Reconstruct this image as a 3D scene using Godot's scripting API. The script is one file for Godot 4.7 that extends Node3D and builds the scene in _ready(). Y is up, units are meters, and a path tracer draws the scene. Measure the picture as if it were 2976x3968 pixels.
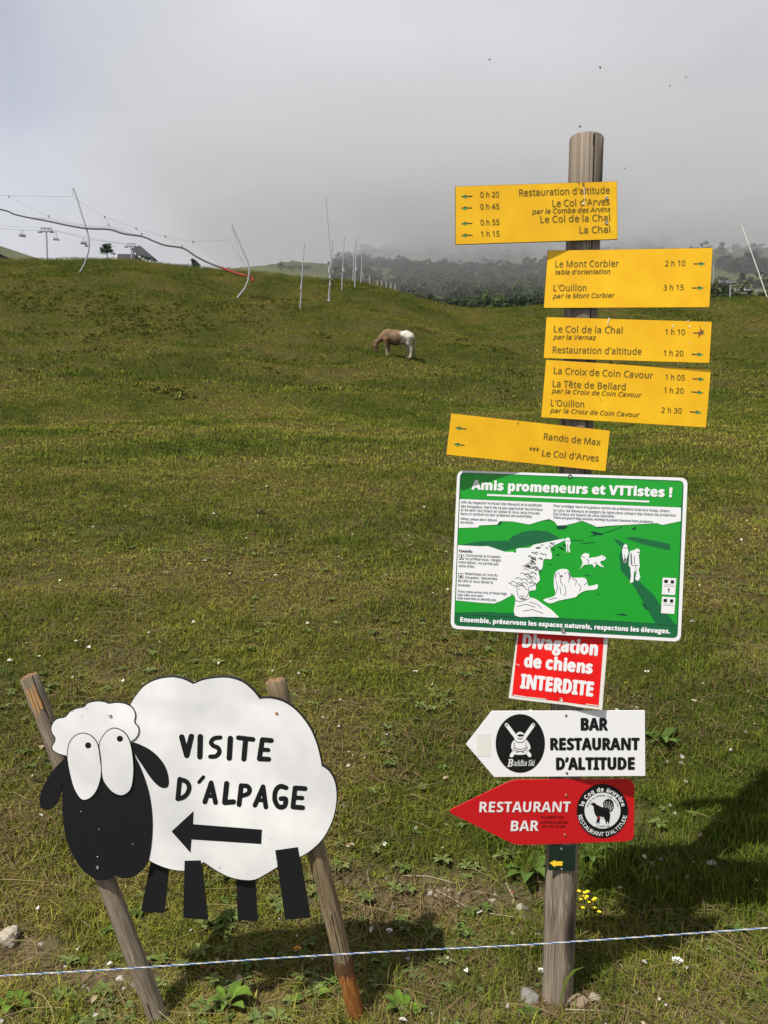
extends Node3D
# Alpine meadow with a trail signpost, a painted wooden sheep and a grazing horse.

const FOCAL := 3114.0
const CX := 1488.0
const CY := 1984.0
const EYE := Vector3(0, 1.7, 0)
const PITCH := -5.0

var cam_basis: Basis
var rng := RandomNumberGenerator.new()
var bumps := FastNoiseLite.new()
var patches := FastNoiseLite.new()
var fine := FastNoiseLite.new()
var taken := {}
var M := {}
var fonts := {}

# ------------------------------------------------------------------ helpers

func numbered(called: String) -> String:
	if not taken.has(called):
		taken[called] = 0
		return called
	taken[called] += 1
	return "%s_%03d" % [called, taken[called]]

func tag(o: Node, label: String, category: String, group := "", kind := "") -> void:
	if label: o.set_meta("label", label)
	if category: o.set_meta("category", category)
	if group: o.set_meta("group", group)
	if kind: o.set_meta("kind", kind)

func thing(called: String, label: String, category: String, xf := Transform3D.IDENTITY, group := "") -> Node3D:
	var o := Node3D.new()
	o.name = numbered(called)
	add_child(o)
	o.transform = xf
	tag(o, label, category, group)
	return o

func obj(called: String, mesh: Mesh, mat: Material, parent: Node = self, xf := Transform3D.IDENTITY) -> MeshInstance3D:
	var o := MeshInstance3D.new()
	o.name = numbered(called) if parent == self else called
	o.mesh = mesh
	o.material_override = mat
	parent.add_child(o, true)
	o.transform = xf
	return o

func mat(called: String, c: Color, rough := 0.7, spec := 0.4, metal := 0.0) -> StandardMaterial3D:
	var m := StandardMaterial3D.new()
	m.resource_name = called
	m.albedo_color = c
	m.roughness = rough
	m.metallic = metal
	m.metallic_specular = spec
	M[called] = m
	return m

func lin(r: float, g: float, b: float) -> Color:
	return Color(r, g, b).linear_to_srgb()

func ray(px: float, py: float) -> Vector3:
	return cam_basis * Vector3((px - CX) / FOCAL, (CY - py) / FOCAL, -1.0)

func at(px: float, py: float, d: float) -> Vector3:
	var r := ray(px, py)
	return EYE + r * (d / -r.z)

func px_of(p: Vector3) -> Vector2:
	var q := cam_basis.inverse() * (p - EYE)
	return Vector2(CX + FOCAL * q.x / -q.z, CY - FOCAL * q.y / -q.z)

func table(keys: Array, x: float) -> float:
	if x <= keys[0][0]: return keys[0][1]
	for i in range(1, keys.size()):
		if x <= keys[i][0]:
			var k: float = (x - keys[i - 1][0]) / (keys[i][0] - keys[i - 1][0])
			return lerpf(keys[i - 1][1], keys[i][1], k)
	return keys[-1][1]

func catmull(p: Array, closed: bool, n: int) -> PackedVector2Array:
	var out := PackedVector2Array()
	var c := p.size()
	var segs := c if closed else c - 1
	for i in segs:
		var a: Vector2 = p[(i - 1 + c) % c] if closed else p[maxi(i - 1, 0)]
		var b: Vector2 = p[i]
		var d: Vector2 = p[(i + 1) % c]
		var e: Vector2 = p[(i + 2) % c] if closed else p[mini(i + 2, c - 1)]
		for k in n:
			out.append(b.cubic_interpolate(d, a, e, float(k) / n))
	if not closed: out.append(p[c - 1])
	return out

func pts(a: Array) -> Array:
	var out := []
	for i in range(0, a.size(), 2):
		out.append(Vector2(a[i], a[i + 1]))
	return out

func pv(a: Array) -> PackedVector2Array:
	return PackedVector2Array(pts(a))

func oval(c: Vector2, rx: float, ry: float, n := 40) -> PackedVector2Array:
	var out := PackedVector2Array()
	for i in n:
		out.append(c + Vector2(cos(TAU * i / n) * rx, sin(TAU * i / n) * ry))
	return out

func new_st() -> SurfaceTool:
	var st := SurfaceTool.new()
	st.begin(Mesh.PRIMITIVE_TRIANGLES)
	return st

func tri(st: SurfaceTool, a: Vector3, b: Vector3, c: Vector3, n: Vector3) -> void:
	# front faces run clockwise
	var f := (b - a).cross(c - a)
	if f.dot(n) > 0.0:
		var t := b
		b = c
		c = t
	for v in [a, b, c]:
		st.set_normal(n)
		st.add_vertex(v)

# the same with a colour; the normal is the face's own, on the side of `near`
func leaf_tri(st: SurfaceTool, a: Vector3, b: Vector3, c: Vector3, near: Vector3, col: Color) -> void:
	var f := (b - a).cross(c - a)
	if f.length_squared() < 1e-16: return
	if f.dot(near) > 0.0:
		var t := b
		b = c
		c = t
	else:
		f = -f
	f = f.normalized()
	for v in [a, b, c]:
		st.set_color(col)
		st.set_normal(f)
		st.add_vertex(v)

func quad(st: SurfaceTool, a: Vector3, b: Vector3, c: Vector3, d: Vector3, n: Vector3) -> void:
	tri(st, a, b, c, n)
	tri(st, a, c, d, n)

# a tube along points with its own radius at each point, closed with flat caps
func tube(points: Array, radii: Array, sides := 8, st: SurfaceTool = null) -> SurfaceTool:
	if st == null: st = new_st()
	var n := points.size()
	var rings := []
	var side := Vector3.ZERO
	for i in n:
		var dir: Vector3 = (points[mini(i + 1, n - 1)] - points[maxi(i - 1, 0)]).normalized()
		if side == Vector3.ZERO:
			side = dir.cross(Vector3(0.31, 0.2, 0.93)).normalized()
		side = (side - dir * side.dot(dir)).normalized()
		var up := dir.cross(side)
		var ring := []
		for k in sides:
			var a := TAU * k / sides
			ring.append([points[i] + (side * cos(a) + up * sin(a)) * radii[i], side * cos(a) + up * sin(a)])
		rings.append(ring)
	for i in n - 1:
		for k in sides:
			var k2 := (k + 1) % sides
			var q := [rings[i][k], rings[i][k2], rings[i + 1][k2], rings[i + 1][k]]
			var face: Vector3 = q[0][1] + q[2][1]
			for order in [[0, 1, 2], [0, 2, 3]]:
				var f: Vector3 = (q[order[1]][0] - q[order[0]][0]).cross(q[order[2]][0] - q[order[0]][0])
				var o2: Array = order if f.dot(face) < 0.0 else [order[0], order[2], order[1]]
				for j in o2:
					st.set_normal(q[j][1])
					st.add_vertex(q[j][0])
	for e in [0, n - 1]:
		var dir: Vector3 = (points[1] - points[0]).normalized() * -1.0 if e == 0 else (points[n - 1] - points[n - 2]).normalized()
		for k in sides:
			tri(st, points[e], rings[e][k][0], rings[e][(k + 1) % sides][0], dir)
	return st

func box(st: SurfaceTool, c: Vector3, half: Vector3, b := Basis.IDENTITY) -> void:
	for ax in 3:
		for s in [-1.0, 1.0]:
			var n := Vector3.ZERO
			n[ax] = s
			var u := Vector3.ZERO
			u[(ax + 1) % 3] = half[(ax + 1) % 3]
			var v := Vector3.ZERO
			v[(ax + 2) % 3] = half[(ax + 2) % 3]
			var m: Vector3 = n * half[ax]
			quad(st, c + b * (m - u - v), c + b * (m + u - v), c + b * (m + u + v), c + b * (m - u + v), b * n)

func boxed(c: Vector3, half: Vector3, b := Basis.IDENTITY) -> Mesh:
	var st := new_st()
	box(st, c, half, b)
	return st.commit()

# --------------------------------------------------- flat boards and their print
# A board lives on a vertical plane through a point of the post; outlines are read off the photograph (zoomed by s from ox, oy)
# and laid on that plane, so every outline gets its real size in metres.

func board(called: String, label: String, category: String, ox: float, oy: float, s: float, pivot: Vector2, depth: float, yaw: float, group := "") -> Dictionary:
	var p := at(ox + pivot.x * s, oy + pivot.y * s, depth)
	var y := deg_to_rad(yaw)
	var X := Vector3(cos(y), 0, sin(y))
	var N := Vector3(-sin(y), 0, cos(y))
	var root := thing(called, label, category, Transform3D(Basis(X, Vector3.UP, N), p), group)
	return {"root": root, "o": p, "X": X, "N": N, "ox": ox, "oy": oy, "s": s, "m": s * depth / FOCAL}

func loc(c: Dictionary, q: Vector2) -> Vector2:
	var r := ray(c.ox + q.x * c.s, c.oy + q.y * c.s)
	var t: float = (c.o - EYE).dot(c.N) / r.dot(c.N)
	var w: Vector3 = EYE + r * t - c.o
	return Vector2(w.dot(c.X), w.y)

func loc_all(c: Dictionary, p: PackedVector2Array) -> PackedVector2Array:
	var out := PackedVector2Array()
	for q in p: out.append(loc(c, q))
	return out

func sheet_into(st: SurfaceTool, p: PackedVector2Array, z: float, zb := 0.0, solid := false) -> void:
	var ix := Geometry2D.triangulate_polygon(p)
	for i in range(0, ix.size(), 3):
		tri(st, Vector3(p[ix[i]].x, p[ix[i]].y, z), Vector3(p[ix[i + 1]].x, p[ix[i + 1]].y, z), Vector3(p[ix[i + 2]].x, p[ix[i + 2]].y, z), Vector3(0, 0, 1))
		if solid:
			tri(st, Vector3(p[ix[i]].x, p[ix[i]].y, zb), Vector3(p[ix[i + 1]].x, p[ix[i + 1]].y, zb), Vector3(p[ix[i + 2]].x, p[ix[i + 2]].y, zb), Vector3(0, 0, -1))
	if solid:
		rim_into(st, p, z, zb)

func rim_into(st: SurfaceTool, p: PackedVector2Array, z: float, zb: float) -> void:
	var flip := -1.0 if Geometry2D.is_polygon_clockwise(p) else 1.0
	for i in p.size():
		var a := p[i]
		var b := p[(i + 1) % p.size()]
		var n := Vector3(b.y - a.y, a.x - b.x, 0).normalized() * flip
		quad(st, Vector3(a.x, a.y, z), Vector3(b.x, b.y, z), Vector3(b.x, b.y, zb), Vector3(a.x, a.y, zb), n)

# a solid panel: front sheet and body
func panel(c: Dictionary, p: PackedVector2Array, z: float, thick: float, m: Material, called := "panel", parent: Node = null) -> MeshInstance3D:
	var st := new_st()
	sheet_into(st, loc_all(c, p), z, z - thick, true)
	return obj(called, st.commit(), m, parent if parent else c.root)

# print or paint: a film a fraction of a millimetre thick
func film(c: Dictionary, polys: Array, z: float, m: Material, called: String, parent: Node = null) -> MeshInstance3D:
	var st := new_st()
	for p in polys:
		sheet_into(st, loc_all(c, p), z, z - 0.0003, true)
	return obj(called, st.commit(), m, parent if parent else c.root)

func stroke(p: PackedVector2Array, w: float, round := true) -> Array:
	return Geometry2D.offset_polyline(p, w / 2.0, Geometry2D.JOIN_ROUND if round else Geometry2D.JOIN_MITER, Geometry2D.END_ROUND if round else Geometry2D.END_BUTT)

func simple(polys: Array) -> Array:
	# keep outlines only (holes of closed strokes are avoided by drawing strokes open)
	var out := []
	for p in polys:
		if not Geometry2D.is_polygon_clockwise(p): out.append(p)
	return out if out.size() else polys

func strokes(lines: Array, w: float) -> Array:
	var out := []
	for l in lines: out.append_array(stroke(pv(l), w))
	return out

func font(kind: String) -> Font:
	if fonts.has(kind): return fonts[kind]
	var sf := SystemFont.new()
	sf.font_names = PackedStringArray(["Droid Serif" if kind.begins_with("serif") else "Droid Sans"])
	if "bold" in kind or "heavy" in kind: sf.font_weight = 700
	var f: Font = sf
	fonts[kind] = f
	return f

func text_mesh(s: String, kind: String) -> TextMesh:
	var t := TextMesh.new()
	t.font = font(kind)
	t.font_size = 48
	t.pixel_size = 0.02
	t.depth = 0.0006
	t.curve_step = 1.5
	t.horizontal_alignment = HORIZONTAL_ALIGNMENT_LEFT
	t.text = s
	return t

var cap_of := {}
func caps(kind: String) -> Vector2:
	if not cap_of.has(kind):
		var b := text_mesh("H", kind).get_aabb()
		cap_of[kind] = Vector2(b.position.y, b.size.y)
	return cap_of[kind]

# lettering along a baseline a-b (photo points), cap height in photo points
func text_into(st: SurfaceTool, c: Dictionary, s: String, ax: float, ay: float, bx: float, by: float, cap: float, z: float, kind := "sans", slant := 0.0) -> void:
	var t := text_mesh(s, kind)
	var box_ := t.get_aabb()
	var k := caps(kind)
	var A := loc(c, Vector2(ax, ay))
	var B := loc(c, Vector2(bx, by))
	var dx := (B - A) / box_.size.x
	var u := (B - A).normalized()
	var up: Vector2 = Vector2(-u.y, u.x) * (cap * c.m / k.y)
	up += u * slant * up.length()
	var o: Vector2 = A - dx * box_.position.x - up * k.x
	var xf := Transform3D(Basis(Vector3(dx.x, dx.y, 0), Vector3(up.x, up.y, 0), Vector3(0, 0, 1)), Vector3(o.x, o.y, z))
	st.append_from(t, 0, xf)
	if "heavy" in kind:
		# heavier strokes: the same letters set again a little to each side
		var e: float = 0.045 * cap * c.m
		for j in 4:
			var off: Vector2 = [u, -u, Vector2(-u.y, u.x), Vector2(u.y, -u.x)][j] * e
			st.append_from(t, 0, Transform3D(xf.basis, xf.origin + Vector3(off.x, off.y, -0.00004 * (j + 1))))

func text(c: Dictionary, s: String, ax: float, ay: float, bx: float, by: float, cap: float, z: float, m: Material, kind := "sans", slant := 0.0, called := "lettering", parent: Node = null) -> void:
	var st := new_st()
	text_into(st, c, s, ax, ay, bx, by, cap, z, kind, slant)
	obj(called, st.commit(), m, parent if parent else c.root)

# round-headed bolt with a recess
func bolt(c: Dictionary, x: float, y: float, r: float, m: Material, z := 0.0, called := "bolt") -> void:
	var q := loc(c, Vector2(x, y))
	var rr: float = r * c.m
	var st := tube([Vector3(q.x, q.y, z - 0.002), Vector3(q.x, q.y, z + rr * 0.35), Vector3(q.x, q.y, z + rr * 0.6), Vector3(q.x, q.y, z + rr * 0.5)], [rr, rr, rr * 0.6, rr * 0.15], 12)
	obj(called, st.commit(), m, c.root)

# ------------------------------------------------------------------ terrain

func ratio_at(y1659: float) -> float:
	var r := ray(CX, y1659 * 1.79385)
	return r.y / -r.z

func t_at(x1659: float) -> float:
	return (x1659 * 1.79385 - CX) / FOCAL

var sky_ratio := []
var far_ratio := []
var far_end := []
const PROFILE := [[-8.0, -1.7], [0.0, -1.7], [2.0, -1.745], [2.5, -1.76], [2.8, -1.71], [3.2, -1.56], [3.7, -1.43], [4.5, -1.28], [6.0, -1.07], [10.0, -0.6], [20.0, 0.42], [34.0, 1.6], [48.0, 2.95], [90.0, 8.8]]
const CREST := 85.0

func setup_terrain() -> void:
	bumps.seed = 11
	bumps.frequency = 0.06
	patches.seed = 5
	patches.frequency = 0.35
	patches.fractal_octaves = 3
	fine.seed = 23
	fine.frequency = 1.6
	fine.fractal_octaves = 3
	for k in [[-900, 545], [0, 557], [300, 560], [400, 568], [500, 577], [600, 590], [700, 597], [760, 603], [800, 612], [850, 624], [900, 641], [950, 656], [1000, 666], [1060, 667], [1180, 662], [1400, 650], [1540, 641], [1659, 638], [2600, 620]]:
		sky_ratio.append([t_at(k[0]), ratio_at(k[1])])
	for k in [[-900, 470], [-100, 506], [0, 522], [60, 541], [130, 562], [220, 575], [430, 586], [490, 580], [560, 571], [640, 567], [720, 563], [800, 548], [900, 530], [1000, 520], [1200, 512], [1420, 528], [1540, 544], [1659, 546], [2600, 540]]:
		far_ratio.append([t_at(k[0]), ratio_at(k[1])])
	for k in [[-900, 260], [430, 230], [560, 230], [700, 300], [850, 560], [1000, 680], [1300, 640], [1500, 360], [2600, 360]]:
		far_end.append([t_at(k[0]), k[1]])

func base_h(d: float) -> float:
	# smoothed profile
	return (table(PROFILE, d - 0.12 - 0.03 * absf(d)) + 2.0 * table(PROFILE, d) + table(PROFILE, d + 0.12 + 0.03 * absf(d))) * 0.25

func ground(x: float, d: float) -> float:
	var h := base_h(minf(d, CREST))
	if d > 20.0:
		var t := x / d
		var need := table(sky_ratio, t) * CREST - base_h(CREST)
		var e := clampf((d - 20.0) / (CREST - 20.0), 0, 1)
		# the hill swells earlier on the left
		var p := 1.5 if t > -0.05 else lerpf(1.5, 1.25, clampf((-t - 0.05) / 0.3, 0, 1))
		h += need * pow(e, p)
		if d > CREST:
			h -= 0.10 * (d - CREST) + 0.004 * (d - CREST) * (d - CREST) * exp(-(d - CREST) * 0.02)
	var far := clampf((d - 6.0) / 30.0, 0, 1)
	h += bumps.get_noise_2d(x * 1.3, d * 1.3) * 0.7 * far * (1.0 - 0.55 * clampf((d - 60.0) / 25.0, 0, 1))
	h += patches.get_noise_2d(x * 1.2, d * 1.2) * 0.055 * clampf((d - 2.6) / 2.0, 0.25, 1)
	return EYE.y + h

func far_ground(x: float, d: float) -> float:
	var t := x / d
	var top := table(far_ratio, t)
	var end := table(far_end, t)
	var l := end * 0.32
	var e := minf(d, end)
	var r := 0.125 + (top - 0.125) * (1.0 - exp(-(e - 110.0) / l)) / (1.0 - exp(-(end - 110.0) / l))
	var h := r * e
	if d > end: h -= 0.2 * (d - end)
	h += bumps.get_noise_2d(x * 0.25, d * 0.25) * 0.012 * d * clampf((d - 160.0) / 200.0, 0, 1)
	return EYE.y + h

func hit(px: float, py: float, start := 1.5, stop := 110.0) -> Vector3:
	var r := ray(px, py)
	r /= -r.z
	var d := start
	while d < stop:
		var p := EYE + r * d
		if p.y < ground(p.x, d): break
		d += 0.02 + d * 0.004
	return EYE + r * d

func hit_far(px: float, py: float) -> Vector3:
	var r := ray(px, py)
	r /= -r.z
	var d := 112.0
	while d < 600.0:
		var p := EYE + r * d
		if p.y < far_ground(p.x, d): break
		d += 1.0
	return EYE + r * d

func ground_at(x: float, d: float) -> Vector3:
	return Vector3(x, ground(x, d), -d)

func dirt(x: float, d: float) -> float:
	# bare earth on the little bank and along the verge
	if d > 9.0: return 0.0
	var n := patches.get_noise_2d(x * 1.7 + 40.0, d * 2.6 + 9.0)
	var p := px_of(ground_at(x, d)) / 1.79385
	var k := 0.0
	for s in [[970, 1945, 150, 40, 0.72], [230, 2115, 230, 45, 0.85], [60, 2050, 130, 60, 0.6], [200, 1860, 240, 120, 0.68], [1180, 1975, 150, 60, 0.35], [540, 2170, 90, 40, 0.5], [1220, 2178, 95, 32, 0.85], [760, 1930, 260, 70, 0.5]]:
		var e: float = pow((p.x - s[0]) / s[2], 2) + pow((p.y - s[1]) / s[3], 2)
		k = maxf(k, s[4] * exp(-e))
	return clampf(k * 1.25 + n * 0.75 - 0.18, 0, 1)

func green_amount(x: float, d: float) -> float:
	# lush against dry, in patches of a metre to ten metres
	var k := 1.0 / (1.0 + maxf(d - 8.0, 0.0) * 0.02)
	var n := patches.get_noise_2d(x * 0.7 * k + 7.0, d * 0.95 * k) * 0.62 + bumps.get_noise_2d(x * 2.2 + 31.0, d * 3.2) * 0.6 + fine.get_noise_2d(x * k, d * k) * 0.42
	return clampf(0.60 + n, 0, 1)

# ------------------------------------------------------------------ sky, ground

func make_sky() -> ImageTexture:
	var n := FastNoiseLite.new()
	n.seed = 3
	n.frequency = 1.1
	n.fractal_octaves = 4
	n.domain_warp_enabled = true
	n.domain_warp_amplitude = 0.4
	var w := 1024
	var h := 512
	var hole := ray(60.0, 40.0).normalized()
	var im := Image.create_empty(w, h, false, Image.FORMAT_RGBF)
	for y in h:
		var el := PI / 2.0 - PI * (y + 0.5) / h
		for x in w:
			var az := TAU * (x + 0.5) / w
			var dir := Vector3(sin(az) * cos(el), sin(el), -cos(az) * cos(el))
			var k := n.get_noise_3d(dir.x * 1.2 + 3.1, dir.y * 3.0, dir.z * 1.2) * 1.0
			var k2 := n.get_noise_3d(dir.x * 2.6, dir.y * 5.0 + 7.0, dir.z * 2.6) * 0.5
			var v := 0.52 * (1.0 + 0.30 * k + 0.16 * k2)
			# thin places in the cloud let blue through, more of them high up
			var blue := clampf((-(k + 0.5 * k2) - 0.22) * 1.2 + (sin(el) - 0.5) * 0.5, 0, 1) * clampf((sin(el) - 0.22) * 4.0, 0, 1)
			# one such opening stands over the left-hand hill
			blue = maxf(blue, exp(-pow(dir.angle_to(hole) / 0.13, 2.0)) * clampf(0.6 + 1.2 * k2 + 0.5 * k, 0, 1))
			v *= 1.0 - 0.09 * smoothstep(-0.1, 0.45, dir.x)
			var c := Color(v * 0.975, v * 0.995, v * 1.06).lerp(Color(0.19, 0.235, 0.40), blue * 0.75)
			im.set_pixel(x, y, c)
	return ImageTexture.create_from_image(im)

func setup_view() -> void:
	cam_basis = Basis(Vector3.RIGHT, deg_to_rad(PITCH))
	var cam := Camera3D.new()
	cam.name = "camera"
	cam.fov = rad_to_deg(2.0 * atan(CY / FOCAL))
	cam.near = 0.05
	cam.far = 4000.0
	add_child(cam)
	cam.transform = Transform3D(cam_basis, EYE)
	cam.current = true
	var env := Environment.new()
	env.background_mode = Environment.BG_SKY
	var sky := Sky.new()
	var pm := PanoramaSkyMaterial.new()
	pm.panorama = make_sky()
	sky.sky_material = pm
	env.sky = sky
	env.tonemap_mode = Environment.TONE_MAPPER_LINEAR
	env.tonemap_exposure = 1.28
	env.volumetric_fog_enabled = true
	env.volumetric_fog_density = 0.0
	env.sdfgi_enabled = true
	env.ssao_enabled = true
	env.ssil_enabled = true
	var we := WorldEnvironment.new()
	we.name = "world_environment"
	we.environment = env
	add_child(we)
	var sun := DirectionalLight3D.new()
	sun.name = "sun"
	sun.light_energy = 1.6
	sun.light_color = Color(1.0, 0.975, 0.935)
	sun.light_angular_distance = 0.5
	sun.shadow_enabled = true
	add_child(sun)
	var s := Vector3(1.08, -2.25, -1.0)
	sun.look_at_from_position(-s * 10.0, Vector3.ZERO, Vector3.UP)

func noise_tex(seed_: int, freq: float, lo: Color, hi: Color, size := 512, octaves := 4, normal := false) -> NoiseTexture2D:
	var n := FastNoiseLite.new()
	n.seed = seed_
	n.frequency = freq
	n.fractal_octaves = octaves
	var t := NoiseTexture2D.new()
	t.width = size
	t.height = size
	t.seamless = true
	t.noise = n
	if normal:
		t.as_normal_map = true
		t.bump_strength = 6.0
	else:
		var g := Gradient.new()
		g.set_color(0, lo)
		g.set_color(1, hi)
		t.color_ramp = g
	return t

func setup_materials() -> void:
	var soil := mat("soil", Color.WHITE, 1.0, 0.1)
	soil.vertex_color_use_as_albedo = true
	soil.albedo_texture = noise_tex(4, 0.03, Color(0.62, 0.6, 0.58), Color(1, 1, 1))
	soil.normal_enabled = true
	soil.normal_texture = noise_tex(8, 0.05, Color.BLACK, Color.WHITE, 512, 5, true)
	soil.normal_scale = 1.2
	soil.uv1_triplanar = true
	soil.uv1_world_triplanar = true
	soil.uv1_scale = Vector3.ONE * 1.3
	for called in ["grass", "leaf"]:
		var g := mat(called, Color.WHITE, 0.9, 0.14 if called == "grass" else 0.22)
		g.vertex_color_use_as_albedo = true
		g.backlight_enabled = true
		g.backlight = Color(0.24, 0.24, 0.24)
	var tint := mat("tinted", Color.WHITE, 0.85, 0.25)
	tint.vertex_color_use_as_albedo = true
	var stone := mat("stone", lin(0.42, 0.40, 0.36), 0.9, 0.3)
	stone.albedo_texture = noise_tex(14, 0.02, Color(0.6, 0.58, 0.56), Color(1, 1, 1), 256)
	stone.uv1_triplanar = true
	stone.uv1_scale = Vector3.ONE * 9.0
	var yellow := mat("yellow_sign", Color.WHITE, 0.42, 0.45)
	yellow.albedo_texture = noise_tex(31, 0.006, Color(0.86, 0.645, 0.03), Color(0.92, 0.735, 0.07), 512, 6)
	yellow.uv1_triplanar = true
	yellow.uv1_scale = Vector3.ONE * 2.0
	mat("yellow_edge", lin(0.09, 0.065, 0.02), 0.6)
	mat("engraved", lin(0.12, 0.095, 0.018), 0.6)
	mat("dark_green_arrow", lin(0.01, 0.05, 0.03), 0.5)
	mat("leaf_green_arrow", lin(0.03, 0.36, 0.16), 0.5)
	mat("steel", lin(0.55, 0.55, 0.56), 0.35, 0.5, 0.8)
	mat("brass", lin(0.55, 0.35, 0.12), 0.4, 0.5, 0.8)
	var w := mat("white_paint", Color.WHITE, 0.5, 0.35)
	w.albedo_texture = noise_tex(37, 0.004, Color(0.80, 0.805, 0.81), Color(0.94, 0.94, 0.945), 512, 6)
	w.uv1_triplanar = true
	w.uv1_scale = Vector3.ONE * 1.7
	mat("black_paint", lin(0.011, 0.012, 0.014), 0.42, 0.35)
	mat("sign_white", Color(0.87, 0.875, 0.885), 0.35, 0.45)
	mat("print_black", lin(0.008, 0.008, 0.009), 0.4, 0.4)
	mat("print_grey", lin(0.20, 0.20, 0.22), 0.5)
	mat("print_blue_grey", lin(0.22, 0.23, 0.28), 0.5)
	mat("bright_green", lin(0.008, 0.30, 0.022), 0.35, 0.5)
	mat("deep_green", lin(0.006, 0.115, 0.04), 0.35, 0.5)
	mat("ink_green", lin(0.004, 0.05, 0.03), 0.4, 0.4)
	mat("sign_grey_back", lin(0.30, 0.31, 0.33), 0.45, 0.5, 0.6)
	var sr := mat("paper_red", Color.WHITE, 0.5, 0.4)
	sr.albedo_texture = noise_tex(41, 0.01, Color(0.80, 0.055, 0.06), Color(0.90, 0.11, 0.105), 256, 5)
	sr.uv1_triplanar = true
	sr.uv1_scale = Vector3.ONE * 3.0
	mat("sign_red", lin(0.52, 0.009, 0.014), 0.3, 0.5)
	mat("marker_red", lin(0.16, 0.004, 0.006), 0.5)
	mat("paper_white", lin(0.66, 0.65, 0.62), 0.6)
	mat("dark_green_plate", lin(0.008, 0.02, 0.014), 0.35, 0.5)
	mat("arrow_yellow", lin(0.85, 0.55, 0.03), 0.4)
	mat("galvanised", lin(0.34, 0.35, 0.37), 0.45, 0.5, 0.35)
	mat("dark_tube", lin(0.05, 0.05, 0.055), 0.7)
	mat("red_cloth", lin(0.24, 0.025, 0.018), 0.8)
	mat("net_grey", lin(0.36, 0.37, 0.40), 0.8)
	mat("cable", lin(0.20, 0.20, 0.22), 0.7)
	mat("dark_metal", lin(0.07, 0.075, 0.085), 0.6)
	mat("roof_dark", lin(0.06, 0.062, 0.075), 0.6)
	mat("rope_white", lin(0.40, 0.40, 0.39), 0.6)
	mat("rope_blue", lin(0.02, 0.12, 0.32), 0.5)
	mat("fly_black", lin(0.02, 0.02, 0.02), 0.6)
	mat("stain", lin(0.20, 0.09, 0.04), 0.8)
	mat("bare_white", lin(0.72, 0.68, 0.62), 0.7)

func build_ground() -> void:
	var st := new_st()
	var ds := []
	var d := -8.0
	while d < 140.0:
		ds.append(d)
		d += 0.5 if d < 1.0 else 0.05 + maxf(d - 2.0, 0.0) * 0.022
	var nt := 150
	var idx := 0
	for i in ds.size():
		for k in nt + 1:
			var dd: float = ds[i]
			var t := (float(k) / nt * 2.0 - 1.0)
			t = signf(t) * (absf(t) * 0.7 + pow(absf(t), 3.0) * 0.9)
			var x := t * (maxf(dd, 0.0) + 2.5)
			var p := ground_at(x, dd)
			if dd < 9.0: p.y += fine.get_noise_2d(x * 2.5, dd * 2.5) * 0.012
			var e := 0.05 + absf(dd) * 0.01
			var n := Vector3(ground(x - e, dd) - ground(x + e, dd), 2.0 * e, -(ground(x, dd - e) - ground(x, dd + e))).normalized()
			var di := dirt(x, dd) if dd > 1.5 else 0.3
			var g := green_amount(x, dd)
			var earth := Color(0.15, 0.115, 0.075).lerp(Color(0.21, 0.165, 0.11), clampf(fine.get_noise_2d(x * 3.0, dd * 3.0) + 0.5, 0, 1))
			var sod := Color(0.10, 0.085, 0.03).lerp(Color(0.06, 0.07, 0.018), g)
			st.set_color(sod.lerp(earth, di))
			st.set_normal(n)
			st.add_vertex(p)
	for i in ds.size() - 1:
		for k in nt:
			var a := i * (nt + 1) + k
			for v in [a, a + nt + 2, a + 1, a, a + nt + 1, a + nt + 2]:
				st.add_index(v)
	var o := obj("meadow_ground", st.commit(), M.soil)
	tag(o, "sloping alpine pasture rising to a crest", "", "", "structure")
	# far slopes
	st = new_st()
	ds = []
	d = 104.0
	while d < 1700.0:
		ds.append(d)
		d += 3.0 + (d - 104.0) * 0.02
	nt = 160
	for i in ds.size():
		for k in nt + 1:
			var dd: float = ds[i]
			var x := (float(k) / nt * 2.0 - 1.0) * 1.0 * dd
			var p := Vector3(x, far_ground(x, dd), -dd)
			var e := dd * 0.01
			var n := Vector3(far_ground(x - e, dd) - far_ground(x + e, dd), 2.0 * e, -(far_ground(x, dd - e) - far_ground(x, dd + e))).normalized()
			var g := clampf(bumps.get_noise_2d(x * 0.6, dd * 0.4) + 0.5, 0, 1)
			st.set_color(Color(0.13, 0.14, 0.055).lerp(Color(0.075, 0.10, 0.035), g))
			st.set_normal(n)
			st.add_vertex(p)
	for i in ds.size() - 1:
		for k in nt:
			var a := i * (nt + 1) + k
			for v in [a, a + nt + 2, a + 1, a, a + nt + 1, a + nt + 2]:
				st.add_index(v)
	o = obj("mountain", st.commit(), M.soil)
	tag(o, "far mountain slopes vanishing into low cloud", "", "", "structure")

# ------------------------------------------------------------------ plants

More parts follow.
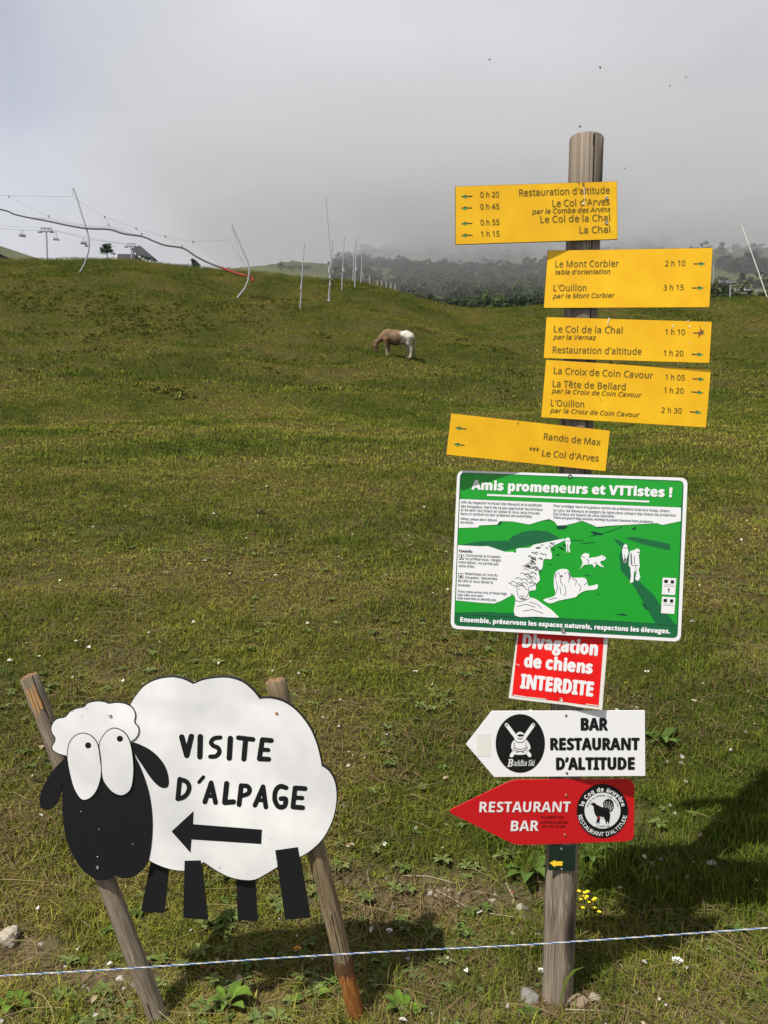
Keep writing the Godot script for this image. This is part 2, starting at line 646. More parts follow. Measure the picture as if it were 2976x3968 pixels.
# one tuft: blades of grass of n segments that lean and droop; each blade has a tone of its own
func tuft(seed_: int, blades: int, spread: float, h0: float, h1: float, w: float, droop: float, segs: int, stiff := 0.0) -> Mesh:
	var r := RandomNumberGenerator.new()
	r.seed = seed_
	var st := new_st()
	for b in blades:
		var base := Vector3(r.randfn(0, spread), -0.01, r.randfn(0, spread))
		var a := r.randf() * TAU
		var lean := Vector3(cos(a), 0, sin(a))
		var side := Vector3(-sin(a + r.randf_range(-0.7, 0.7)), 0, cos(a + r.randf_range(-0.7, 0.7))).normalized()
		var h := r.randf_range(h0, h1)
		var bend := r.randf_range(0.15, 1.0) * droop
		var ww := w * r.randf_range(0.6, 1.25)
		var tone := r.randf_range(0.5, 1.4)
		var c := Color(tone * r.randf_range(0.9, 1.15), tone, tone * r.randf_range(0.8, 1.2))
		if r.randf() < 0.12: c = Color(tone * 1.9, tone * 1.35, tone * 1.7)
		var prev := []
		for s in segs + 1:
			var k := float(s) / segs
			var p := base + lean * (h * bend * k * k + h * stiff * k * 0.3) + Vector3.UP * h * (k - bend * 0.42 * k * k)
			var hw := ww * 0.5 * (1.0 - pow(k, 1.7))
			var n := (Vector3.UP * 0.7 - lean).normalized()
			if s < segs:
				var now := [p - side * hw, p + side * hw]
				if prev.size():
					leaf_tri(st, prev[0], prev[1], now[1], n, c)
					leaf_tri(st, prev[0], now[1], now[0], n, c)
				prev = now
			else:
				leaf_tri(st, prev[0], prev[1], p, n, c)
	return st.commit()

# broad leaves in a rosette, each cupped along its midrib
func rosette(seed_: int, leaves: int, l0: float, l1: float, width: float, lift: float) -> Mesh:
	var r := RandomNumberGenerator.new()
	r.seed = seed_
	var st := new_st()
	for b in leaves:
		var a := TAU * b / leaves + r.randf_range(-0.5, 0.5)
		leaf_into(st, Vector3(cos(a) * 0.004, 0, sin(a) * 0.004), Vector3(cos(a), 0, sin(a)), r.randf_range(l0, l1), width * r.randf_range(0.8, 1.2), lift * r.randf_range(0.5, 1.4), Color(1, 1, 1) * r.randf_range(0.75, 1.2))
	return st.commit()

func leaf_into(st: SurfaceTool, base: Vector3, out: Vector3, l: float, w: float, lift: float, c: Color) -> void:
	var side := out.cross(Vector3.UP).normalized()
	var prev := []
	for s in 5:
		var k := s / 4.0
		var p := base + out * l * k + Vector3.UP * l * (lift * k - lift * 0.75 * k * k)
		var hw: float = w * [0.12, 0.75, 1.0, 0.7, 0.03][s] * 0.5 * l
		var now := [p - side * hw + Vector3.UP * hw * 0.35, p, p + side * hw + Vector3.UP * hw * 0.35]
		if prev.size():
			for j in 2:
				leaf_tri(st, prev[j], prev[j + 1], now[j + 1], Vector3.UP, c)
				leaf_tri(st, prev[j], now[j + 1], now[j], Vector3.UP, c)
		prev = now

class Field:
	var data := PackedFloat32Array()
	func add(xf: Transform3D, c: Color) -> void:
		var b := xf.basis
		data.append_array(PackedFloat32Array([b.x.x, b.y.x, b.z.x, xf.origin.x, b.x.y, b.y.y, b.z.y, xf.origin.y, b.x.z, b.y.z, b.z.z, xf.origin.z, c.r, c.g, c.b, 1.0]))

func sow(called: String, field: Field, mesh: Mesh, m: Material, label: String, category: String) -> void:
	if field.data.is_empty(): return
	mesh.surface_set_material(0, m)
	var mm := MultiMesh.new()
	mm.transform_format = MultiMesh.TRANSFORM_3D
	mm.use_colors = true
	mm.mesh = mesh
	mm.instance_count = field.data.size() / 16
	mm.buffer = field.data
	var o := MultiMeshInstance3D.new()
	o.name = numbered(called)
	o.multimesh = mm
	o.material_override = m
	add_child(o)
	tag(o, label, category, "", "stuff")

func grass_color(x: float, d: float) -> Color:
	var g := clampf(green_amount(x, d) + rng.randf_range(-0.22, 0.22), 0, 1)
	var dry := Color(0.255, 0.220, 0.054)
	var mid := Color(0.180, 0.198, 0.028)
	var lush := Color(0.072, 0.106, 0.014)
	var c := dry.lerp(mid, clampf(g * 2.0, 0, 1)).lerp(lush, clampf(g * 2.0 - 1.0, 0, 1))
	return c * rng.randf_range(0.7, 1.3)

func turf_xf(x: float, d: float, s: float, sy: float) -> Transform3D:
	var b := Basis(Vector3.UP, rng.randf() * TAU)
	b = Basis(Vector3(rng.randf_range(-1, 1), 0, rng.randf_range(-1, 1)).normalized(), rng.randf_range(0, 0.25)) * b
	return Transform3D(b.scaled(Vector3(s, sy, s)), ground_at(x, d))

func build_grass() -> void:
	rng.seed = 77
	var zones := [
		# from, to, cell, scale range
		[1.75, 3.4, 0.032, 0.65, 1.05],
		[3.4, 6.0, 0.042, 0.7, 1.1],
		[6.0, 12.0, 0.075, 0.95, 1.5],
		[12.0, 28.0, 0.15, 1.5, 2.4],
		[28.0, 92.0, 0.36, 3.0, 5.0]]
	var variants := []
	for v in 4:
		variants.append([tuft(100 + v, 16, 0.022, 0.025, 0.08, 0.0044, 1.5, 3), tuft(200 + v, 18, 0.026, 0.02, 0.062, 0.0048, 1.4, 3), tuft(300 + v, 18, 0.03, 0.02, 0.06, 0.0055, 1.3, 2), tuft(400 + v, 18, 0.034, 0.02, 0.06, 0.0065, 1.2, 2), tuft(500 + v, 20, 0.036, 0.018, 0.055, 0.0065, 1.1, 2)])
	for z in zones.size():
		var zn: Array = zones[z]
		var fields := [Field.new(), Field.new(), Field.new(), Field.new()]
		var d: float = zn[0]
		while d < zn[1]:
			var half := 0.60 * d + 0.35
			var x := -half
			while x < half:
				var xx: float = x + rng.randf_range(-0.6, 0.6) * zn[2]
				var dd: float = d + rng.randf_range(-0.6, 0.6) * zn[2]
				x += zn[2]
				var bare := dirt(xx, dd) if dd < 9.0 else 0.0
				if rng.randf() < bare * 1.15: continue
				if dd < 4.5 and near_stone(xx, dd): continue
				var lush := green_amount(xx, dd)
				var s := rng.randf_range(zn[3], zn[4])
				var sy := s * (0.6 + 0.9 * lush) * (1.0 - 0.4 * bare) * (0.75 + 0.9 * clampf(fine.get_noise_2d(xx * 2.2 + 50.0, dd * 2.2) + 0.2, 0, 0.7))
				if z == 0: sy *= 0.75 + 0.6 * clampf(patches.get_noise_2d(xx * 2.0 + 90.0, dd * 2.0) + 0.35, 0, 1)
				if z >= 3: sy *= 0.75
				fields[rng.randi() % 4].add(turf_xf(xx, dd, s, sy), grass_color(xx, dd))
			d += zn[2]
		for v in 4:
			sow("grass", fields[v], variants[v][z], M.grass, ["green and olive grass of the roadside verge", "short grazed grass with dry patches on the bank", "short grazed olive grass of the lower pasture", "olive pasture grass on the middle slope", "rough pasture grass of the upper slope up to the crest"][z], "grass")
	# taller verge blades in clumps along the fence
	var tall := [Field.new(), Field.new()]
	for i in 520:
		var d := rng.randf_range(2.0, 2.75)
		var x := rng.randf_range(-1.4, 1.5)
		if patches.get_noise_2d(x * 2.2 + 17.0, d * 2.2) + rng.randf_range(-0.2, 0.2) < -0.02: continue
		if dirt(x, d) > 0.4 or near_stone(x, d): continue
		var s := rng.randf_range(0.6, 1.05)
		var c := Color(0.115, 0.142, 0.022) * rng.randf_range(0.7, 1.3)
		if rng.randf() < 0.2: c = Color(0.20, 0.16, 0.06)
		tall[i % 2].add(turf_xf(x, d, s, s), c)
	for v in 2:
		sow("tall_grass", tall[v], tuft(600 + v, 9, 0.018, 0.05, 0.12, 0.0052, 1.1, 4), M.grass, "taller grass blades along the wire fence", "grass")
	# matted dead grass between the green tufts
	var thatch := [Field.new(), Field.new()]
	for i in 15000:
		var d := pow(rng.randf(), 1.3) * 9.0 + 1.9
		var x := rng.randf_range(-0.56, 0.56) * d
		if patches.get_noise_2d(x * 1.9 + 70.0, d * 1.9 + 5.0) + rng.randf_range(-0.3, 0.3) < -0.05: continue
		var s := rng.randf_range(0.9, 1.6)
		var c := Color(0.20, 0.150, 0.065).lerp(Color(0.11, 0.082, 0.045), rng.randf()) * rng.randf_range(0.7, 1.25)
		thatch[i % 2].add(turf_xf(x, d, s, s * 0.62), c)
	for v in 2:
		sow("dead_grass", thatch[v], tuft(700 + v, 14, 0.03, 0.03, 0.075, 0.0036, 2.1, 3), M.grass, "matted brown dead grass between the green tufts", "grass")
	# dry stalks lying over the grass
	var straw := [Field.new(), Field.new(), Field.new()]
	for i in 3600:
		var d := pow(rng.randf(), 1.1) * 10.0 + 2.15
		var x := rng.randf_range(-0.56, 0.56) * d
		if green_amount(x, d) > 0.62 and rng.randf() < 0.7: continue
		var b := Basis(Vector3.UP, rng.randf() * TAU) * Basis(Vector3.RIGHT, rng.randf_range(-0.2, 0.2))
		var s := rng.randf_range(0.5, 1.5)
		var p := ground_at(x, d) + Vector3.UP * rng.randf_range(0.012, 0.04)
		var c := Color(0.20, 0.155, 0.065).lerp(Color(0.33, 0.265, 0.14), pow(rng.randf(), 2.0)) * rng.randf_range(0.7, 1.1)
		straw[i % 3].add(Transform3D(b.scaled(Vector3(s, s, s)), p), c)
	for v in 3:
		var st := new_st()
		rng.seed = 900 + v
		var bend := rng.randf_range(-0.012, 0.012)
		tube([Vector3(-0.07, 0, 0), Vector3(-0.02, 0.006, bend), Vector3(0.03, 0.004, bend * 0.6), Vector3(0.08, 0.0, -bend)], [0.0005, 0.0008, 0.0008, 0.0003], 4, st)
		var mesh := colored(st.commit(), Color.WHITE)
		sow("dry_stalks", straw[v], mesh, M.tinted, "dry straw stalks lying on the grass", "straw")
	# broad-leaved herbs among the grass
	rng.seed = 1234
	var herbs := [Field.new(), Field.new(), Field.new()]
	for i in 5200:
		var d := pow(rng.randf(), 1.5) * 26.0 + 2.05
		var x := rng.randf_range(-0.56, 0.56) * d
		var g := patches.get_noise_2d(x * 1.1 + 60.0, d * 1.1 + 3.0) + rng.randf_range(-0.25, 0.25)
		if g < 0.16 + rng.randf() * 0.15: continue
		if dirt(x, d) > 0.6: continue
		var s := rng.randf_range(0.35, 0.8) * (1.0 if d < 6.0 else 1.0 + (d - 6.0) * 0.05)
		var c := Color(0.06, 0.10, 0.02).lerp(Color(0.12, 0.15, 0.05), rng.randf()) * rng.randf_range(0.8, 1.25)
		var xf := turf_xf(x, d, s, s)
		xf.origin.y += 0.012
		herbs[i % 3].add(xf, c)
	for v in 3:
		sow("broad_leaf_herbs", herbs[v], rosette(40 + v, 7 + v, 0.03, 0.06, 0.5, 0.75), M.leaf, "small broad-leaved herbs growing among the grass", "herbs")
	# tall weeds with rough leaves on the upper slope
	var weeds := [Field.new(), Field.new()]
	for i in 26000:
		var d := rng.randf_range(26.0, 84.0)
		var x := rng.randf_range(-0.56, 0.56) * d
		var p := px_of(ground_at(x, d)) / 1.79385
		var k := 0.0
		for s in [[330, 690, 190, 45, 1.0], [80, 640, 160, 40, 0.8], [560, 660, 120, 25, 0.5], [760, 600, 90, 16, 0.6], [900, 760, 500, 30, 0.15], [1450, 690, 300, 30, 0.2]]:
			k = maxf(k, s[4] * exp(-pow((p.x - s[0]) / s[2], 2) - pow((p.y - s[1]) / s[3], 2)))
		if patches.get_noise_2d(x * 0.5 + 5.0, d * 0.5) * 1.1 + k * 1.2 + rng.randf_range(-0.2, 0.2) < 0.55: continue
		var s := rng.randf_range(1.2, 2.6)
		var c := Color(0.085, 0.110, 0.022).lerp(Color(0.19, 0.165, 0.045), rng.randf()) * rng.randf_range(0.8, 1.2)
		weeds[i % 2].add(turf_xf(x, d, s, s * 1.2), c)
	for v in 2:
		sow("coarse_weeds", weeds[v], rosette(70 + v, 10, 0.03, 0.075, 0.45, 1.9), M.leaf, "coarse leafy weeds in patches on the upper slope", "weeds")
	# pale dry leaf scraps and tiny flowers
	rng.seed = 4321
	var scraps := [Field.new(), Field.new()]
	for i in 420:
		var d := pow(rng.randf(), 1.4) * 10.0 + 2.2
		var x := rng.randf_range(-0.54, 0.54) * d
		var s := rng.randf_range(0.25, 0.8)
		var xf := turf_xf(x, d, s, s)
		xf.basis = xf.basis * Basis(Vector3(1, 0, 0.3).normalized(), rng.randf_range(-0.8, 0.8))
		xf.origin.y += rng.randf_range(0.01, 0.035)
		var c := Color(0.50, 0.49, 0.44) if rng.randf() < 0.55 else Color(0.30, 0.24, 0.15)
		if rng.randf() < 0.02: c = Color(0.28, 0.05, 0.03)
		scraps[i % 2].add(xf, c * rng.randf_range(0.6, 1.15))
	for v in 2:
		var st := new_st()
		leaf_into(st, Vector3.ZERO, Vector3.RIGHT, 0.04, 0.55 + 0.3 * v, 0.5, Color.WHITE)
		sow("leaf_scraps", scraps[v], st.commit(), M.tinted, "scattered pale dry leaf scraps in the grass", "leaves")
	var blooms := Field.new()
	for i in 1500:
		var d := pow(rng.randf(), 1.2) * 68.0 + 4.0
		var x := rng.randf_range(-0.55, 0.55) * d
		if patches.get_noise_2d(x * 0.4 + 80.0, d * 0.4) < rng.randf_range(-0.1, 0.35): continue
		var s := rng.randf_range(0.5, 1.1) * (1.0 + d * 0.035)
		var xf := turf_xf(x, d, s, s)
		xf.origin.y += 0.035 + 0.0022 * d
		var pick := rng.randf()
		var c := Color(0.62, 0.62, 0.56) if pick < 0.5 else (Color(0.55, 0.42, 0.04) if pick < 0.8 else Color(0.30, 0.26, 0.48))
		blooms.add(xf, c)
	sow("meadow_flowers", blooms, rosette(81, 6, 0.008, 0.011, 0.8, 0.5), M.tinted, "tiny white yellow and violet flowers dotted over the pasture", "flowers")
	var gravel := Field.new()
	for i in 900:
		var d := rng.randf_range(2.0, 4.2)
		var x := rng.randf_range(-0.55, 0.55) * d
		if dirt(x, d) < 0.25 and rng.randf() < 0.93: continue
		var s := rng.randf_range(0.004, 0.013)
		gravel.add(turf_xf(x, d, s, s * 0.8), Color(0.34, 0.32, 0.29) * rng.randf_range(0.4, 1.25))
	sow("pebbles", gravel, colored(rock(5, 0.25), Color.WHITE), M.tinted, "small grey pebbles on the bare earth of the bank", "pebbles")

func colored(mesh: Mesh, c: Color) -> ArrayMesh:
	var a := mesh.surface_get_arrays(0)
	var cs := PackedColorArray()
	cs.resize(a[Mesh.ARRAY_VERTEX].size())
	cs.fill(c)
	a[Mesh.ARRAY_COLOR] = cs
	var m := ArrayMesh.new()
	m.add_surface_from_arrays(Mesh.PRIMITIVE_TRIANGLES, a)
	return m

# a faceted, worn stone about one unit in radius
func rock(seed_: int, rough: float, sub := 2) -> ArrayMesh:
	var n := FastNoiseLite.new()
	n.seed = seed_
	n.frequency = 0.9
	var s := SphereMesh.new()
	s.radial_segments = 8 * sub
	s.rings = 5 * sub
	s.radius = 1.0
	s.height = 2.0
	var a := s.surface_get_arrays(0)
	var v: PackedVector3Array = a[Mesh.ARRAY_VERTEX]
	var r := RandomNumberGenerator.new()
	r.seed = seed_
	var cuts := []
	for i in 15:
		cuts.append([Vector3(r.randfn(), r.randfn(), r.randfn()).normalized(), r.randf_range(0.5, 0.85)])
	for i in v.size():
		var p := v[i]
		for c in cuts:
			var over: float = p.dot(c[0]) - c[1]
			if over > 0.0: p -= c[0] * over
		p *= 1.0 + n.get_noise_3dv(v[i] * 1.3) * rough + n.get_noise_3dv(v[i] * 5.0) * rough * 0.4
		v[i] = p
	a[Mesh.ARRAY_VERTEX] = v
	var m := ArrayMesh.new()
	m.add_surface_from_arrays(Mesh.PRIMITIVE_TRIANGLES, a)
	var st := SurfaceTool.new()
	st.create_from(m, 0)
	st.generate_normals()
	return st.commit()

# ------------------------------------------------------------------ posts

# weathered wood: grain that runs along the length, knots and drying cracks, wrapped round the post
func wood_image(seed_: int, light: Color, dark: Color, knots: Array, cracks: int, w := 160, h := 640) -> ImageTexture:
	var n := FastNoiseLite.new()
	n.seed = seed_
	n.frequency = 1.0
	n.fractal_octaves = 3
	var r := RandomNumberGenerator.new()
	r.seed = seed_
	var im := Image.create_empty(w, h, false, Image.FORMAT_RGB8)
	var cr := []
	for i in cracks:
		cr.append([r.randf() * w, r.randf() * h, r.randf_range(0.15, 0.6) * h, r.randf_range(0.6, 1.6)])
	for y in h:
		for x in w:
			var a := TAU * x / w
			var u := float(x)
			var v := float(y)
			var bend := 0.0
			var knot := 0.0
			for k in knots:
				var dx := wrapf(u - k[0], -w * 0.5, w * 0.5)
				var dy: float = (v - k[1]) * 0.55
				var e: float = sqrt(dx * dx + dy * dy) / k[2]
				bend += exp(-e * e * 0.35) * 2.4
				knot = maxf(knot, clampf(1.25 - e, 0, 1))
			var slow := n.get_noise_3d(cos(a) * 1.2, sin(a) * 1.2, v * 0.0022)
			var rings := sin((slow * 5.5 + bend + cos(a) * 1.6) * TAU)
			var fib := n.get_noise_3d(cos(a) * 11.0, sin(a) * 11.0, v * 0.012)
			var blot := n.get_noise_3d(cos(a) * 1.5 + 9.0, sin(a) * 1.5, v * 0.008)
			var k2 := clampf(0.52 + 0.22 * rings + 0.38 * fib + 0.3 * blot, 0, 1)
			var c := dark.lerp(light, k2)
			c = c.lerp(dark * 0.55, knot * 0.85)
			for q in cr:
				if absf(wrapf(u - q[0] - 4.0 * sin(v * 0.013 + q[1]), -w * 0.5, w * 0.5)) < q[3] and v > q[1] and v < q[1] + q[2]:
					c = dark * 0.3
			c.a = 1.0
			im.set_pixel(x, y, c)
	return ImageTexture.create_from_image(im)

# a round pole from a to b, slightly out of round, with UVs round and along it
func pole(a: Vector3, b: Vector3, r0: float, r1: float, seed_: int, wob: float, top_round: float, sides := 28, steps := 40) -> Mesh:
	var n := FastNoiseLite.new()
	n.seed = seed_
	n.frequency = 1.0
	var dir := (b - a).normalized()
	var sx := dir.cross(Vector3.FORWARD).normalized()
	var sz := sx.cross(dir)
	var st := new_st()
	st.set_smooth_group(0)
	var l := (b - a).length()
	var grid := []
	for i in steps + 1:
		var k := float(i) / steps
		var row := []
		for j in sides + 1:
			var an := TAU * j / sides
			var rr := lerpf(r0, r1, k) * (1.0 + wob * n.get_noise_3d(cos(an) * 1.4, sin(an) * 1.4, k * l * 3.0) + wob * 0.4 * n.get_noise_3d(cos(an) * 5.0, sin(an) * 5.0, k * l * 1.5))
			if i == steps: rr *= 0.93
			var y := k * l
			if i == steps - 1: y = l - top_round
			row.append([a + dir * y + (sx * cos(an) + sz * sin(an)) * rr, Vector2(float(j) / sides, 1.0 - k)])
		grid.append(row)
	for i in steps:
		for j in sides:
			for q in [[i, j], [i + 1, j], [i + 1, j + 1], [i, j], [i + 1, j + 1], [i, j + 1]]:
				st.set_uv(grid[q[0]][q[1]][1])
				st.add_vertex(grid[q[0]][q[1]][0])
	st.generate_normals()
	return st.commit()

# the sawn end of a pole
func pole_end(b: Vector3, dir: Vector3, r: float, chips: float, seed_: int) -> Mesh:
	var rn := RandomNumberGenerator.new()
	rn.seed = seed_
	var sx := dir.cross(Vector3.FORWARD).normalized()
	var sz := sx.cross(dir)
	var st := new_st()
	var rim := []
	for j in 28:
		var an := TAU * j / 28
		rim.append(b + (sx * cos(an) + sz * sin(an)) * r + dir * rn.randf_range(-chips, chips * 0.2))
	for j in 28:
		tri(st, b + dir * chips, rim[j], rim[(j + 1) % 28], dir)
	return st.commit()

func wood_mat(called: String, tex: Texture2D, rough := 0.85) -> StandardMaterial3D:
	var m := mat(called, Color.WHITE, rough, 0.25)
	m.albedo_texture = tex
	return m

func build_posts() -> void:
	var grey := wood_mat("weathered_wood", wood_image(6, Color(0.60, 0.555, 0.50), Color(0.33, 0.29, 0.25), [[94, 38, 10.0], [25, 320, 9.0], [106, 550, 11.0], [62, 520, 8.0]], 9))
	var end := mat("sawn_end", lin(0.34, 0.22, 0.13), 0.85, 0.2)
	end.albedo_texture = noise_tex(51, 0.05, Color(0.5, 0.45, 0.4), Color(1, 1, 1), 128)
	end.uv1_triplanar = true
	end.uv1_scale = Vector3.ONE * 12.0
	var b := at(2273.0, 532.0, 2.405)
	var a := at(2157.0, 3892.0, 2.405)
	var dir := (b - a).normalized()
	var foot := a - dir * 0.12
	var p := thing("signpost", "tall round weathered wooden post carrying the stacked signs", "post", Transform3D(Basis.IDENTITY, a))
	var to := Transform3D(Basis.IDENTITY, -a)
	obj("shaft", pole(foot, b, 0.0495, 0.0485, 7, 0.012, 0.006), grey, p, to)
	obj("sawn_top", pole_end(b - dir * 0.0005, dir, 0.0455, 0.0015, 8), end, p, to)
	# stakes behind the sheep
	var tan_ := wood_mat("stake_wood", wood_image(9, Color(0.60, 0.555, 0.49), Color(0.33, 0.29, 0.245), [[38, 190, 6.0]], 14))
	var bark := wood_mat("stake_wood_ochre", wood_image(10, Color(0.60, 0.54, 0.43), Color(0.32, 0.27, 0.205), [[118, 260, 6.0]], 12))
	var b1 := at(112, 2618, 2.305)
	var a1 := at(601, 3912, 2.305)
	var d1 := (b1 - a1).normalized()
	var s1 := thing("wooden_stake", "leaning grey wooden stake with a split top behind the sheep's head", "stake", Transform3D(Basis.IDENTITY, a1), "stakes holding the sheep sign")
	to = Transform3D(Basis.IDENTITY, -a1)
	obj("shaft", pole(a1 - d1 * 0.1, b1, 0.029, 0.026, 12, 0.09, 0.004), tan_, s1, to)
	obj("split_top", pole_end(b1, d1, 0.0235, 0.006, 3), end, s1, to)
	# the fresh break along the top: a tapered splinter of pale wood
	var sp := new_st()
	var side := d1.cross(Vector3.BACK).normalized()
	for k in 3:
		var o := Vector3(0.004 * k, 0, 0.022) + d1 * -0.01 * k
		tube([b1 + o + side * (0.007 * (k - 1)) - d1 * (0.12 - 0.02 * k), b1 + o + side * (0.006 * (k - 1)) - d1 * 0.05, b1 + o + side * (0.005 * (k - 1)) + d1 * 0.003], [0.004, 0.0055, 0.002], 5, sp)
	var fresh := mat("fresh_wood", lin(0.42, 0.24, 0.09), 0.85, 0.2)
	obj("splinter", sp.commit(), fresh, s1, to)
	var b2 := at(1066, 2634, 2.305)
	var a2 := at(1380, 3928, 2.305)
	var d2 := (b2 - a2).normalized()
	var s2 := thing("wooden_stake", "leaning ochre wooden stake with a peeled orange foot behind the sheep's rump", "stake", Transform3D(Basis.IDENTITY, a2), "stakes holding the sheep sign")
	to = Transform3D(Basis.IDENTITY, -a2)
	var ring := a2 + d2 * 0.155
	obj("shaft", pole(ring, b2, 0.0265, 0.031, 15, 0.07, 0.004), bark, s2, to)
	obj("sawn_top", pole_end(b2, d2, 0.028, 0.004, 5), end, s2, to)
	var peeled := wood_mat("peeled_wood", wood_image(19, Color(0.66, 0.46, 0.24), Color(0.30, 0.16, 0.08), [], 5, 128, 256))
	obj("peeled_foot", pole(a2 - d2 * 0.1, ring + d2 * 0.01, 0.026, 0.0255, 18, 0.06, 0.003, 24, 14), peeled, s2, to)
	# rotten collar where the bark ends
	var col := new_st()
	rng.seed = 31
	var sx := d2.cross(Vector3.FORWARD).normalized()
	var sz := sx.cross(d2)
	for k in 26:
		var an := TAU * k / 26
		var o := (sx * cos(an) + sz * sin(an))
		var low := rng.randf_range(0.008, 0.03)
		tube([ring + o * 0.0245 + d2 * 0.03, ring + o * 0.0262, ring + o * 0.0255 - d2 * low], [0.003, 0.0042, 0.0008], 5, col)
	var rot := mat("rotten_bark", lin(0.10, 0.055, 0.03), 0.95, 0.15)
	obj("bark_collar", col.commit(), rot, s2, to)

# ------------------------------------------------------------------ signs on the post

const ZA := [1700.0, 480.0, 0.66305]
const ZB := [1700.0, 1200.0, 0.66305]
const ZC := [1720.0, 1800.0, 0.59072]
const ZD := [1720.0, 2400.0, 0.53044]
const ZE := [0.0, 2550.0, 0.84388]

func yellow_board(label: String, zone: Array, pivot: Vector2, depth: float, yaw: float, corners: Array) -> Dictionary:
	var c := board("trail_sign", label, "sign", zone[0], zone[1], zone[2], pivot, depth, yaw, "yellow hiking trail signs on the post")
	var p := pv(corners)
	panel(c, p, 0.0, 0.005, M.yellow_edge, "backing")
	var inset: Array = Geometry2D.offset_polygon(p, -1.6)
	film(c, [inset[0]], 0.0007, M.yellow_sign, "face")
	return c

func trail_arrow(c: Dictionary, x0: float, y0: float, x1: float, y1: float) -> void:
	# shaft with a two-toned head at x1
	var u := Vector2(x1 - x0, y1 - y0).normalized()
	var n := Vector2(-u.y, u.x)
	if n.y < 0: n = -n
	var a := Vector2(x0, y0)
	var b := Vector2(x1, y1)
	var neck := b - u * 32.0
	var root := film(c, [PackedVector2Array([a - n * 2.6, neck - n * 2.6 + u * 6, neck + n * 2.6 + u * 6, a + n * 2.6]), PackedVector2Array([neck - n * 10.5, b, neck + u * 4.0])], 0.0014, M.dark_green_arrow, "arrow")
	film(c, [PackedVector2Array([neck + u * 4.0 + n * 0.3, b + n * 0.2, neck + n * 11.0])], 0.0016, M.leaf_green_arrow, "arrow_tip", root)

